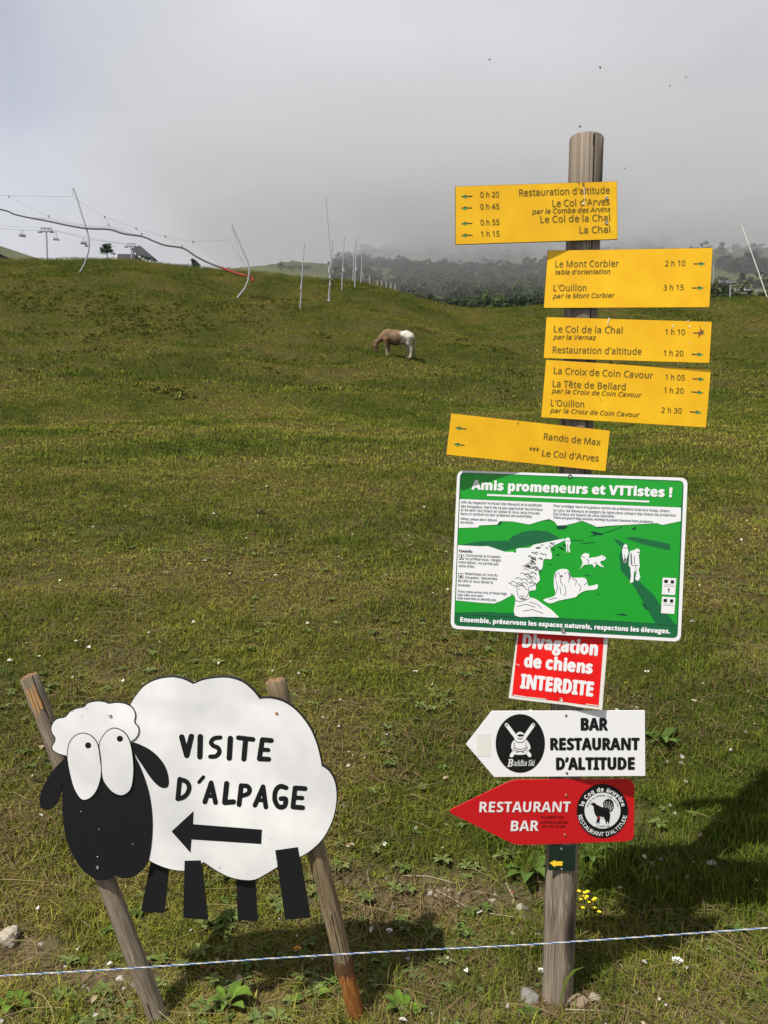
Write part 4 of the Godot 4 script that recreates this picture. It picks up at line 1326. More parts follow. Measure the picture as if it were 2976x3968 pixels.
func build_sheep() -> void:
	var c := board("sheep_sign", "white wooden sheep cut-out with black face reading VISITE D'ALPAGE", "sign", ZE[0], ZE[1], ZE[2], Vector2(860, 600), 2.262, 0.0)
	var zb := 0.0
	var black: Material = M.black_paint
	var white: Material = M.white_paint
	# hidden legs first, behind the body
	panel(c, pv([690, 930, 775, 930, 748, 1183, 641, 1174]), -0.0125, 0.010, black, "leg")
	panel(c, pv([1080, 985, 1166, 985, 1179, 1222, 1088, 1214]), -0.0125, 0.010, black, "leg")
	var body := PackedVector2Array()
	body.append_array(catmull(pts([598, 205, 622, 168, 660, 125, 715, 96, 785, 84, 840, 92, 888, 114]), false, 6))
	body.append_array(catmull(pts([890, 113, 935, 96, 1000, 86, 1060, 88, 1118, 108, 1165, 146, 1196, 184]), false, 6))
	body.append_array(catmull(pts([1199, 182, 1250, 182, 1310, 200, 1370, 244, 1425, 315, 1458, 390, 1475, 455, 1482, 494]), false, 6))
	body.append_array(catmull(pts([1485, 494, 1516, 518, 1540, 562, 1550, 620, 1545, 690, 1525, 760, 1485, 832, 1435, 882, 1382, 915, 1300, 950, 1268, 968, 1225, 994, 1170, 1021, 1110, 1022, 1045, 1006, 985, 975, 936, 941]), false, 6))
	body.append_array(catmull(pts([930, 945, 900, 972, 848, 981, 785, 974, 728, 955, 680, 930, 640, 890]), false, 6))
	body.append_array(pv([600, 700, 580, 500, 570, 300]))
	panel(c, body, zb, 0.011, black, "body_board")
	var inner: Array = Geometry2D.offset_polygon(body, -5.0, Geometry2D.JOIN_ROUND)
	film(c, [inner[0]], zb + 0.0007, white, "fleece")
	# front legs over the fleece
	panel(c, pv([848, 930, 922, 928, 953, 1201, 842, 1193]), zb + 0.0014, 0.0128, black, "leg")
	panel(c, pv([1264, 882, 1368, 867, 1425, 1191, 1310, 1201]), zb + 0.0014, 0.0128, black, "leg")
	# lettering
	var L := [[835, 362, 858, 446, 879, 359], [920, 360, 918, 452], [1012, 364, 984, 368, 969, 386, 980, 402, 1002, 412, 1008, 432, 992, 450, 966, 452], [1058, 368, 1053, 458], [1095, 365, 1162, 373], [1128, 372, 1120, 462], [1246, 378, 1205, 374, 1191, 462, 1234, 464], [1200, 419, 1232, 421],
		[826, 556, 817, 645], [826, 556, 856, 566, 869, 590, 862, 618, 842, 638, 817, 645], [934, 546, 914, 569], [941, 659, 970, 572, 990, 662], [952, 633, 985, 633], [1041, 575, 1032, 662, 1072, 659], [1108, 585, 1098, 672], [1108, 585, 1134, 586, 1147, 602, 1138, 622, 1106, 632], [1171, 675, 1208, 590, 1221, 683], [1182, 650, 1218, 652], [1314, 595, 1287, 588, 1266, 608, 1262, 650, 1280, 682, 1307, 679, 1312, 647, 1290, 645], [1401, 598, 1355, 595, 1345, 682, 1390, 686], [1352, 640, 1388, 642]]
	var widths := [26, 25, 20, 25, 22, 24, 23, 19, 23, 21, 17, 22, 19, 24, 23, 20, 22, 19, 22, 22, 20]
	for i in L.size():
		var line := pv(L[i]) if L[i].size() <= 8 else catmull(pts(L[i]), false, 4)
		film(c, stroke(line, widths[i]), zb + 0.0012 + 0.0004 * (i % 2), black, "letter_stroke")
	film(c, [pv([788, 795, 889, 702, 887, 762, 1203, 787, 1200, 853, 880, 832, 875, 893])], zb + 0.0012, black, "arrow")
	# head: ears, face, wool, eyes
	panel(c, catmull(pts([308, 462, 275, 482, 240, 520, 208, 572, 186, 625, 183, 668, 198, 692, 228, 695, 254, 678, 272, 640, 286, 575, 297, 515]), true, 4), zb + 0.0014, 0.010, black, "ear")
	panel(c, catmull(pts([604, 388, 655, 402, 705, 432, 748, 478, 770, 525, 776, 575, 765, 594, 738, 592, 708, 568, 680, 532, 650, 486, 625, 448]), true, 4), zb + 0.0014, 0.0024, black, "ear")
	film(c, [catmull(pts([626, 452, 650, 490, 672, 522, 680, 548, 668, 556, 655, 520, 640, 485]), true, 4)], zb + 0.0008, white, "ear_gap")
	var face := panel(c, catmull(pts([300, 455, 290, 560, 287, 650, 291, 745, 306, 832, 336, 905, 380, 970, 430, 1010, 478, 1018, 510, 1011, 531, 997, 556, 1008, 598, 1008, 640, 986, 676, 944, 693, 880, 701, 795, 700, 720, 690, 640, 672, 570, 646, 500, 622, 450, 600, 392, 450, 360]), true, 5), zb + 0.0020, 0.0135, black, "face")
	var wool := catmull(pts([306, 450, 272, 441, 244, 424, 238, 404, 250, 382, 252, 365, 238, 342, 234, 318, 244, 292, 266, 274, 300, 266, 322, 242, 356, 226, 386, 220, 402, 204, 442, 194, 482, 197, 502, 204, 540, 200, 582, 207, 612, 226, 626, 258, 622, 292, 638, 312, 641, 342, 627, 368, 602, 386]), false, 5)
	wool.append_array(pv([560, 440, 440, 470, 340, 470]))
	panel(c, wool, zb + 0.0026, 0.004, black, "wool_edge")
	film(c, [Geometry2D.offset_polygon(wool, -4.5, Geometry2D.JOIN_ROUND)[0]], zb + 0.0031, white, "wool_cap")
	var eyes := [catmull(pts([309, 440, 318, 390, 340, 358, 374, 341, 412, 347, 440, 370, 455, 400, 463, 450, 469, 505, 466, 552, 450, 602, 425, 636, 395, 651, 372, 646, 352, 620, 334, 580, 319, 520, 311, 475]), true, 4), catmull(pts([456, 396, 470, 360, 495, 330, 526, 317, 560, 327, 586, 350, 603, 388, 613, 440, 618, 505, 613, 570, 600, 606, 575, 626, 550, 629, 520, 616, 495, 591, 475, 560, 467, 520, 464, 460]), true, 4)]
	for e in 2:
		var rim := panel(c, eyes[e], zb + 0.0037 + 0.0010 * e, 0.0014, black, "eye")
		film(c, [Geometry2D.offset_polygon(eyes[e], -4.0, Geometry2D.JOIN_ROUND)[0]], zb + 0.0041 + 0.0010 * e, white, "eye_white", rim)
		film(c, [oval([Vector2(407, 398), Vector2(553, 367)][e], 14, 14, 24)], zb + 0.0045 + 0.0010 * e, black, "pupil", rim)
	for w in [[1268, 925, 1278, 930, 1272, 936], [1008, 958, 1012, 957, 1006, 968], [452, 480, 456, 480, 457, 498, 453, 496], [398, 228, 402, 227, 400, 236], [376, 262, 379, 262, 378, 276], [330, 244, 336, 240, 338, 244], [1246, 832, 1250, 831, 1249, 836]]:
		film(c, [pv(w)], zb + (0.0034 if w[0] < 500 else 0.0015), M.print_grey, "paint_chip")
	for w in [[455, 782, 458, 783, 456, 788], [446, 908, 452, 910, 448, 914], [372, 700, 375, 701, 373, 708], [610, 850, 613, 853, 609, 856]]:
		film(c, [pv(w)], zb + 0.0024, M.paper_white, "paint_chip")
	bolt(c, 450, 960, 8, M.steel, zb + 0.0020, "screw")
	bolt(c, 509, 263, 8, M.steel, zb + 0.0031, "screw")
	bolt(c, 1270, 253, 7, M.brass, zb + 0.0007, "screw")

# ------------------------------------------------------------------ verge: wire, stones, plants

func build_wire() -> void:
	# polywire of two white strands and one blue strand, a little slack between posts outside the frame
	var root := thing("fence_wire", "twisted blue and white electric fence wire strung across the verge", "wire", Transform3D(Basis.IDENTITY, at(1488, 3700, 2.1)))
	var P := []
	for i in 421:
		var k := i / 420.0
		var px := lerpf(-500.0, 3476.0, k)
		var py := table([[-500, 3806], [0, 3782], [500, 3753], [1000, 3717], [1500, 3687], [2000, 3664], [2500, 3630], [2976, 3596], [3476, 3556]], px)
		P.append(at(px, py, 2.1 - 0.02 * sin(k * 9.0)))
	# smooth
	var Q := []
	for i in P.size():
		var s := Vector3.ZERO
		var n := 0
		for j in range(maxi(0, i - 14), mini(P.size(), i + 15)):
			s += P[j]
			n += 1
		Q.append(s / n)
	var run := 0.0
	var strands := [[], [], []]
	var sub := 4
	for i in (Q.size() - 1) * sub:
		var a: Vector3 = Q[i / sub]
		var b: Vector3 = Q[i / sub + 1]
		var p := a.lerp(b, float(i % sub) / sub)
		var dir := (b - a).normalized()
		var up := Vector3.UP
		var back := dir.cross(up).normalized()
		run += (b - a).length() / sub
		for s in 3:
			var an := run / 0.05 * TAU + TAU * s / 3.0
			strands[s].append(p + (up * cos(an) + back * sin(an)) * 0.0011)
	for s in 3:
		var rr := []
		for i in strands[s].size(): rr.append(0.00115)
		obj("strand", tube(strands[s], rr, 5).commit(), M.rope_blue if s == 1 else M.rope_white, root, Transform3D(Basis.IDENTITY, -root.position))

const STONES := [
	[30, 3622, 66, 46, "large pale boulder half sunk in grass beside the verge", 1.1, 1.08, 1.05],
	[1905, 3492, 30, 20, "pale pointed stone on the bare bank, beside a blocky one", 1.1, 1.08, 1.05],
	[2018, 3518, 27, 23, "pale blocky stone on the bank beside the signpost", 1.1, 1.1, 1.1],
	[2050, 3872, 56, 44, "grey flat-topped stone against the foot of the signpost", 0.85, 0.87, 0.88],
	[2240, 3890, 62, 36, "brownish stone wedged behind the signpost foot", 0.85, 0.77, 0.68],
	[2305, 3868, 30, 22, "small light stone next to the brownish stone at the post", 1, 0.97, 0.93],
	[2755, 3342, 24, 10, "flat pale stone lying in the signs' shadow", 1.1, 1.1, 1.1],
	[2020, 3936, 22, 24, "small pale stone in front of the grey flat-topped stone", 1, 1, 1],
	[470, 3795, 20, 17, "white chip of stone on the earth beside the grey stake", 1.2, 1.2, 1.2],
	[1985, 3620, 18, 10, "tiny white stone in the grass below the pale stones", 1.2, 1.2, 1.2],
	[28, 3345, 20, 13, "light stone on the bank above the large boulder", 1.1, 1.1, 1.1],
	[430, 3540, 14, 9, "little grey stone left of the grey stake", 0.9, 0.9, 0.92]]

func near_stone(x: float, d: float) -> bool:
	if stone_spots.is_empty():
		for q in STONES:
			var p := hit(q[0], q[1] + q[3] * 0.6)
			stone_spots.append([p.x, -p.z, q[2] * -p.z / FOCAL])
	for q in stone_spots:
		var dx: float = (x - q[0]) / (q[2] * 1.25)
		var dd: float = (d - q[1]) / (q[2] * 1.25)
		# keep clear the stone and a little of the ground before it
		if dx * dx + dd * dd < 1.0 or (absf(dx) < 0.85 and dd < 0.0 and dd > -1.9): return true
	return false

var stone_spots := []

func stone_at(px: float, py: float, rx: float, ry: float, label: String, seed_: int, tint := Color.WHITE) -> void:
	var p := hit(px, py + ry * 0.6)
	var m := FOCAL / -p.z
	var s := Vector3(rx / m, ry / m * 1.15, rx / m * 0.8)
	var sm: StandardMaterial3D = M.stone.duplicate()
	sm.albedo_color = (M.stone.albedo_color as Color) * tint
	var o := obj("stone", rock(seed_, 0.28, 3), sm, self, Transform3D(Basis(Vector3.UP, seed_ * 1.3).scaled(s), p + Vector3(0, s.y * 0.45, 0)))
	tag(o, label, "stone", "stones on the verge")

func blade_path(st: SurfaceTool, points: Array, w: float, c: Color, side: Vector3) -> void:
	var n := points.size()
	for i in n - 1:
		var a: float = w * 0.5 * sin(PI * clampf((i + 0.35) / n, 0, 1))
		var b: float = w * 0.5 * sin(PI * clampf((i + 1.35) / (n + 0.4), 0, 1)) if i < n - 2 else 0.0003
		var q := [points[i] - side * a, points[i] + side * a, points[i + 1] + side * b, points[i + 1] - side * b]
		leaf_tri(st, q[0], q[1], q[2], Vector3(0, 0.3, 1), c)
		leaf_tri(st, q[0], q[2], q[3], Vector3(0, 0.3, 1), c)

func flower_stem(called: String, label: String, category: String, foot: Vector3, top: Vector3, head_r: float, head_c: Color, seed_: int, flat_head := true) -> void:
	var root := thing(called, label, category, Transform3D(Basis.IDENTITY, foot))
	var t := top - foot
	var r := RandomNumberGenerator.new()
	r.seed = seed_
	var st := tube([Vector3(0, -0.01, 0), t * 0.5 + Vector3(r.randf_range(-0.01, 0.01), 0, 0.01), t], [0.0016, 0.0014, 0.001], 5)
	obj("stem", colored(st.commit(), Color(0.13, 0.14, 0.05)), M.tinted, root)
	st = new_st()
	for k in 22:
		var a := k * 2.4
		var rr := sqrt(k / 22.0) * head_r
		leaf_into(st, t + Vector3(cos(a) * rr, 0.003 * (1.0 - rr / head_r), sin(a) * rr), Vector3(cos(a), 0.2, sin(a)).normalized(), head_r * 0.42, 0.9, 0.5, Color.WHITE * r.randf_range(0.85, 1.1))
	var m: StandardMaterial3D = M.tinted.duplicate()
	m.albedo_color = head_c
	obj("flower_head", st.commit(), m, root)
	st = new_st()
	for k in 4:
		var a := r.randf() * TAU
		leaf_into(st, t * (0.12 + 0.17 * k), Vector3(cos(a), 0, sin(a)), 0.03, 0.3, 0.6, Color(0.06, 0.10, 0.025))
	obj("leaves", st.commit(), M.leaf, root)

func build_verge() -> void:
	for i in STONES.size():
		var q: Array = STONES[i]
		stone_at(q[0], q[1], q[2], q[3], q[4], i + 2, Color(q[5], q[6], q[7]))
	# yarrow, dandelions, hawkweed
	var f := hit(1508, 3790)
	flower_stem("white_flower", "white yarrow head on a thin stem in the sheep's shadow", "flower", f, at(1508, 3606, -f.z - 0.03), 0.0085, lin(0.8, 0.8, 0.78), 3)
	f = hit(2640, 3850)
	flower_stem("white_flower", "white yarrow standing in the grass right of the signpost", "flower", f, at(2624, 3722, -f.z - 0.02), 0.014, lin(0.8, 0.8, 0.78), 4)
	f = hit(2110, 3860)
	flower_stem("white_flower", "small white flower leaning against the signpost's left side", "flower", f, at(2098, 3760, -f.z - 0.02), 0.009, lin(0.75, 0.75, 0.73), 5)
	f = hit(1152, 3730)
	flower_stem("orange_flower", "single orange flower in the sheep's shadow", "flower", f, at(1152, 3676, -f.z - 0.01), 0.010, lin(0.72, 0.30, 0.02), 6)
	rng.seed = 5
	var base := hit(2265, 3560)
	var clump := thing("yellow_flowers", "clump of yellow flowers growing behind the signpost", "flowers", Transform3D(Basis.IDENTITY, base))
	for k in 15:
		var q := Vector3(rng.randf_range(-0.045, 0.05), 0, rng.randf_range(-0.05, 0.04))
		var top := q + Vector3(rng.randf_range(-0.02, 0.02), rng.randf_range(0.03, 0.10), 0)
		obj("stem", colored(tube([q - Vector3(0, 0.02, 0), top], [0.0012, 0.0009], 4).commit(), Color(0.07, 0.10, 0.02)), M.tinted, clump)
		var st := new_st()
		for j in 6:
			leaf_into(st, top, Vector3(cos(j * 1.05), 0, sin(j * 1.05)), 0.008, 0.8, 0.6, Color(0.75, 0.60, 0.03))
		obj("bloom", st.commit(), M.tinted, clump)
	# dock plants behind the post
	for s in [[2050, 3400, 0.15, 11, "broad-leaved dock plant beside the signpost under the red sign", 1], [2290, 3330, 0.11, 8, "smaller dock plant right of the small green plate", 2], [2560, 2890, 0.12, 8, "leafy herb with silvery leaves on the slope right of the white sign", 4]]:
		var p := hit(s[0], s[1])
		var root := thing("dock_plant", s[4], "plant", Transform3D(Basis.IDENTITY, p), "broad-leaved plants around the signpost")
		rng.seed = s[5]
		for k in s[3]:
			var a: float = TAU * k / s[3] + rng.randf_range(-0.3, 0.3)
			var st := new_st()
			leaf_into(st, Vector3.ZERO, Vector3(cos(a), 0.15, sin(a)).normalized(), s[2] * rng.randf_range(0.6, 1.1), rng.randf_range(0.28, 0.42), rng.randf_range(0.6, 1.5), Color(0.055, 0.095, 0.02) * rng.randf_range(0.8, 1.5))
			obj("leaf", st.commit(), M.leaf, root)
	for s in [[880, 3905, 0.075, 9, "leafy green plantain in front of the sheep's shadow", 6], [1200, 3895, 0.07, 8, "leafy plantain by the peeled foot of the ochre stake", 7], [60, 3920, 0.08, 8, "leafy rosette at the verge below the pale boulder", 9], [1560, 3935, 0.06, 7, "leafy rosette right of the ochre stake's foot", 10]]:
		var p := hit(s[0], s[1])
		var root := thing("plantain", s[4], "plant", Transform3D(Basis.IDENTITY, p), "leafy rosettes along the wire")
		rng.seed = s[5]
		for k in s[3]:
			var a: float = TAU * k / s[3] + rng.randf_range(-0.3, 0.3)
			var st := new_st()
			leaf_into(st, Vector3.ZERO, Vector3(cos(a), 0.2, sin(a)).normalized(), s[2] * rng.randf_range(0.6, 1.2), rng.randf_range(0.35, 0.5), rng.randf_range(0.9, 1.8), Color(0.085, 0.14, 0.022) * rng.randf_range(0.8, 1.35))
			obj("leaf", st.commit(), M.leaf, root)
	# long blade leaning over the post's foot
	f = hit(2180, 3885, 1.8)
	var d: float = minf(-f.z, 2.32)
	var root := thing("grass_blade", "long arching grass blade in front of the signpost's foot", "grass", Transform3D(Basis.IDENTITY, at(2168, 3895, d)))
	var st := new_st()
	var pp := []
	for q in [[2168, 3905], [2178, 3850], [2195, 3795], [2225, 3760], [2268, 3745]]: pp.append(at(q[0], q[1], d) - root.position)
	blade_path(st, pp, 0.011, Color(0.12, 0.16, 0.03), Vector3(0.8, -0.5, 0).normalized())
	obj("blade", st.commit(), M.leaf, root)
	# woody twigs on the bank
	var k := 0
	for q in [[[1640, 3450, 1700, 3500, 1712, 3565], "dry pale twig standing on the bare bank"], [[1560, 3412, 1660, 3415, 1760, 3440], "dry stalk lying along the top of the bare bank"], [[1690, 3468, 1800, 3530, 1900, 3560, 2000, 3575], "long dry stalk lying across the bare bank"], [[1960, 3440, 1990, 3500, 1985, 3535], "thin dead stem by the pale stones"], [[2190, 3935, 2320, 3940, 2440, 3952], "dry stick lying before the signpost"], [[720, 3848, 860, 3820, 905, 3805], "dry stick lying in the edge of the sheep's shadow"], [[300, 3575, 350, 3610], "short pale twig on the grass left of the grey stake"]]:
		var pl := []
		var rr := []
		var a: Array = q[0]
		for i in range(0, a.size(), 2):
			pl.append(hit(a[i], a[i + 1]) + Vector3(0, 0.02, 0))
			rr.append(0.0019 - 0.0002 * i / 2)
		var o := obj("twig", colored(tube(pl, rr, 6).commit(), Color(0.36, 0.30, 0.22)), M.tinted)
		tag(o, q[1], "twig", "dry twigs on the verge")
		k += 1
	# dung
	var p := hit(1012, 1990)
	var dung := thing("dung_heap", "dark brown dung heap on the grazed slope", "dung", Transform3D(Basis.IDENTITY, p))
	for i in 5:
		var s := rng.randf_range(0.03, 0.06)
		obj("dung_lump", colored(rock(60 + i, 0.35), Color(0.035, 0.022, 0.014)), M.tinted, dung, Transform3D(Basis.IDENTITY.scaled(Vector3(s, s * 0.6, s)), Vector3(rng.randf_range(-0.06, 0.06), 0.02, rng.randf_range(-0.1, 0.1))))

# ------------------------------------------------------------------ horse

func smin(a: float, b: float, k: float) -> float:
	var h := clampf(0.5 + 0.5 * (b - a) / k, 0, 1)
	return lerpf(b, a, h) - k * h * (1.0 - h)

func bone(p: Vector3, a: Vector3, b: Vector3, ra: float, rb: float, flat_: float) -> float:
	var q := p
	q.z = a.z + (p.z - a.z) * flat_ if flat_ != 1.0 else p.z
	var ab := b - a
	var t := clampf((q - a).dot(ab) / ab.length_squared(), 0, 1)
	return (q - a - ab * t).length() - lerpf(ra, rb, t)

func net_mesh(bones: Array, lo: Vector3, hi: Vector3, cell: float, blend: float, paint: Callable) -> Mesh:
	var nx := int((hi.x - lo.x) / cell) + 2
	var ny := int((hi.y - lo.y) / cell) + 2
	var nz := int((hi.z - lo.z) / cell) + 2
	var f := PackedFloat32Array()
	f.resize(nx * ny * nz)
	for z in nz:
		for y in ny:
			for x in nx:
				var p := lo + Vector3(x, y, z) * cell
				var v := 9.0
				for b in bones:
					var e := bone(p, b[0], b[1], b[2], b[3], b[4])
					v = e if v > 5.0 else (minf(v, e) if absf(v - e) > blend else smin(v, e, blend))
				f[x + nx * (y + ny * z)] = v
	var cell_of := PackedInt32Array()
	cell_of.resize(nx * ny * nz)
	cell_of.fill(-1)
	var vs := PackedVector3Array()
	var step := [1, nx, nx * ny]
	for z in nz - 1:
		for y in ny - 1:
			for x in nx - 1:
				var i := x + nx * (y + ny * z)
				var s := Vector3.ZERO
				var n := 0
				for c in 8:
					var j: int = i + (c & 1) + (nx if c & 2 else 0) + (nx * ny if c & 4 else 0)
					for ax in 3:
						if c & (1 << ax): continue
						var k: int = j + step[ax]
						if (f[j] < 0.0) != (f[k] < 0.0):
							var q := Vector3(c & 1, (c >> 1) & 1, (c >> 2) & 1)
							q[ax] += f[j] / (f[j] - f[k])
							s += q
							n += 1
				if n:
					cell_of[i] = vs.size()
					vs.append(lo + (Vector3(x, y, z) + s / n) * cell)
	var st := new_st()
	st.set_smooth_group(0)
	for v in vs:
		st.set_color(paint.call(v))
		st.add_vertex(v)
	for z in range(1, nz - 1):
		for y in range(1, ny - 1):
			for x in range(1, nx - 1):
				var i := x + nx * (y + ny * z)
				for ax in 3:
					var k: int = i + step[ax]
					if (f[i] < 0.0) == (f[k] < 0.0): continue
					var u: int = step[(ax + 1) % 3]
					var w: int = step[(ax + 2) % 3]
					var q := [cell_of[i - u - w], cell_of[i - w], cell_of[i], cell_of[i - u]]
					if f[i] >= 0.0: q.reverse()
					for j in [0, 2, 1, 0, 3, 2]: st.add_index(q[j])
	st.generate_normals()
	return st.commit()

func build_horse() -> void:
	var foot := hit(1380 + 900 * 0.18083, 1220 + 925 * 0.18083, 20.0)
	var d := -foot.z
	var m := 0.18083 * d / FOCAL
	var H := func(x: float, y: float, z: float) -> Vector3: return Vector3((x - 900) * m, (935 - y) * m, z * m)
	var B := []
	var add := func(x0, y0, z0, r0, x1, y1, z1, r1, fl := 1.0): B.append([H.call(x0, y0, z0), H.call(x1, y1, z1), r0 * m, r1 * m, fl])
	add.call(665, 475, 0, 128, 850, 525, 0, 148)
	add.call(850, 525, 0, 148, 1060, 505, 0, 132)
	add.call(1080, 480, 0, 122, 1140, 500, 0, 108)
	add.call(700, 375, 0, 46, 940, 400, 0, 44)
	# neck and head, lowered to graze
	add.call(645, 450, 0, 104, 530, 535, 0, 66)
	add.call(530, 535, 0, 66, 440, 612, 0, 44)
	add.call(424, 612, 0, 44, 426, 690, 0, 46)
	add.call(426, 700, 0, 38, 452, 835, 0, 24)
	for s in [-1, 1]:
		add.call(412, 585, 20 * s, 13, 396, 545, 28 * s, 5)
		# fore leg: shoulder, knee, fetlock, hoof
		var fx := 0.0 if s > 0 else 58.0
		add.call(645 + fx * 0.6, 550, 66 * s, 72, 645 + fx, 670, 62 * s, 36)
		add.call(645 + fx, 670, 62 * s, 34, 655 + fx, 770, 58 * s, 25)
		add.call(655 + fx, 770, 58 * s, 22, 664 + fx, 880, 58 * s, 18)
		add.call(664 + fx, 880, 58 * s, 28, 658 + fx, 925, 58 * s, 36)
		# hind leg: thigh, stifle, hock, shank, hoof
		var hx := 0.0 if s > 0 else -48.0
		add.call(1130 + hx * 0.3, 520, 66 * s, 96, 1112 + hx, 640, 66 * s, 52)
		add.call(1112 + hx, 640, 66 * s, 48, 1176 + hx, 765, 60 * s, 27)
		add.call(1176 + hx, 765, 60 * s, 25, 1160 + hx, 875, 60 * s, 19)
		add.call(1160 + hx, 875, 60 * s, 25, 1148 + hx, 928, 60 * s, 34)
	var tone := FastNoiseLite.new()
	tone.seed = 2
	tone.frequency = 3.2
	var paint := func(v: Vector3) -> Color:
		var x := v.x / m + 900
		var y := 935 - v.y / m
		var n := tone.get_noise_3dv(v)
		var c := Color(0.155, 0.102, 0.062)
		c = c.lerp(Color(0.42, 0.385, 0.34), smoothstep(930, 1000, x + n * 130))
		if y > 780 + n * 60: c = Color(0.33, 0.28, 0.20)
		if x < 480: c = Color(0.12, 0.08, 0.05)
		if x < 480 and y > 790: c = Color(0.10, 0.07, 0.05)
		return c * (1.0 + n * 0.4)
	var lo := Vector3(1e9, 1e9, 1e9)
	var hi := -lo
	for b in B:
		for e in 2:
			lo = lo.min(b[e] - Vector3.ONE * b[2 + e])
			hi = hi.max(b[e] + Vector3.ONE * b[2 + e])
	var root := thing("horse", "tan horse with white rump grazing alone on the pasture", "horse", Transform3D(Basis(Vector3.UP, 0.06), foot))
	print("horse at ", foot, " length ", 800 * m)
	obj("body", net_mesh(B, lo - Vector3.ONE * 0.1, hi + Vector3.ONE * 0.1, 0.031, 0.05, paint), M.tinted, root)
	var st := new_st()
	rng.seed = 3
	for k in 46:
		var z := rng.randf_range(-22, 22)
		var dx := rng.randf_range(-10, 14)
		tube([H.call(1210 + dx * 0.3, 440, z * 0.4), H.call(1240 + dx * 0.5, 530, z * 0.8), H.call(1242 + dx, 690, z), H.call(1238 + dx * 1.5 - rng.randf() * 12, 880 - rng.randf() * 70, z)], [8 * m, 9 * m, 7 * m, 1.5 * m], 4, st)
	obj("tail", colored(st.commit(), Color(0.28, 0.23, 0.16)), M.tinted, root)
	st = new_st()
	for k in 60:
		var t := rng.randf()
		var x := lerpf(430, 660, t)
		var y := lerpf(575, 335, pow(t, 0.8))
		var side := 1.0 if rng.randf() < 0.6 else -1.0
		tube([H.call(x, y, 0), H.call(x + 6, y + 25, 42 * side), H.call(x + rng.randf_range(0, 24), y + rng.randf_range(50, 95), 62 * side)], [6 * m, 6 * m, 1.2 * m], 4, st)
	obj("mane", colored(st.commit(), Color(0.20, 0.13, 0.075)), M.tinted, root)

# ------------------------------------------------------------------ trees

# a crown of leaf-sized faces gathered in clumps round the ends of limbs; returns the mesh of the leaves
func crown(seed_: int, r: Vector3, clumps: int, per: int, leaf: float) -> Mesh:
	var rn := RandomNumberGenerator.new()
	rn.seed = seed_
	var st := new_st()
	for c in clumps:
		var dir := Vector3(rn.randfn(), rn.randfn() * 0.9, rn.randfn()).normalized()
		var o := dir * r * rn.randf_range(0.35, 0.95)
		var cr := rn.randf_range(0.22, 0.42) * r.length() * 0.58
		var tone := rn.randf_range(0.75, 1.25)
		for k in per:
			var e := Vector3(rn.randfn(), rn.randfn(), rn.randfn()).normalized() * pow(rn.randf(), 0.4)
			var p := o + e * cr * Vector3(1, 0.75, 1)
			var n := (e + Vector3(rn.randfn(), rn.randfn(), rn.randfn()) * 0.45).normalized()
			var u := n.cross(Vector3(rn.randfn(), rn.randfn(), rn.randfn())).normalized() * leaf * rn.randf_range(0.6, 1.3)
			var v := n.cross(u).normalized() * leaf * 0.6
			var col := Color(1, 1, 1) * tone * rn.randf_range(0.85, 1.15)
			leaf_tri(st, p - u, p + v, p + u, n, col)
			leaf_tri(st, p - u, p + u, p - v, n, col)
	return st.commit()

func tree(called: String, label: String, px: float, base_py: float, d: float, far_side: bool, h_px: float, w_px: float, tint: Color, seed_: int, group: String) -> void:
	if far_side: d = clampf(-hit_far(px, base_py).z, 112.0, 420.0)
	var m := d / FOCAL
	var x: float = at(px, base_py, d).x
	var y := far_ground(x, d) if far_side else ground(x, d)
	var seen := at(px, base_py, d).y
	var foot := Vector3(x, minf(y, seen), -d)
	var low := seen - foot.y
	var h := h_px * m
	var w := w_px * m
	var root := thing(called, label, "tree" if h > 2.5 else "shrub", Transform3D(Basis.IDENTITY, foot), group)
	var rn := RandomNumberGenerator.new()
	rn.seed = seed_
	var st := new_st()
	var mid := Vector3(0, low + h * 0.55, 0)
	tube([Vector3(0, -0.3, 0), Vector3(0.02 * h, low * 0.5, 0), mid, Vector3(0.03 * h, low + h * 0.85, 0)], [h * 0.035, h * 0.03, h * 0.02, h * 0.006], 7, st)
	for k in 8:
		var a := k * 2.4
		tube([mid - Vector3(0, h * 0.25 * rn.randf(), 0), mid + Vector3(cos(a) * w * 0.2, h * 0.08, sin(a) * w * 0.2), mid + Vector3(cos(a) * w * 0.42, h * rn.randf_range(-0.1, 0.35), sin(a) * w * 0.42)], [h * 0.014, h * 0.009, h * 0.003], 5, st)
	obj("trunk", colored(st.commit(), Color(0.09, 0.07, 0.05)), M.tinted, root)
	var lm: StandardMaterial3D = M.leaf.duplicate()
	lm.albedo_color = tint
	obj("crown", crown(seed_, Vector3(w * 0.42, h * 0.42, w * 0.42), 26, 60, h * 0.035), lm, root, Transform3D(Basis.IDENTITY, Vector3(0, low + h * 0.52, 0)))

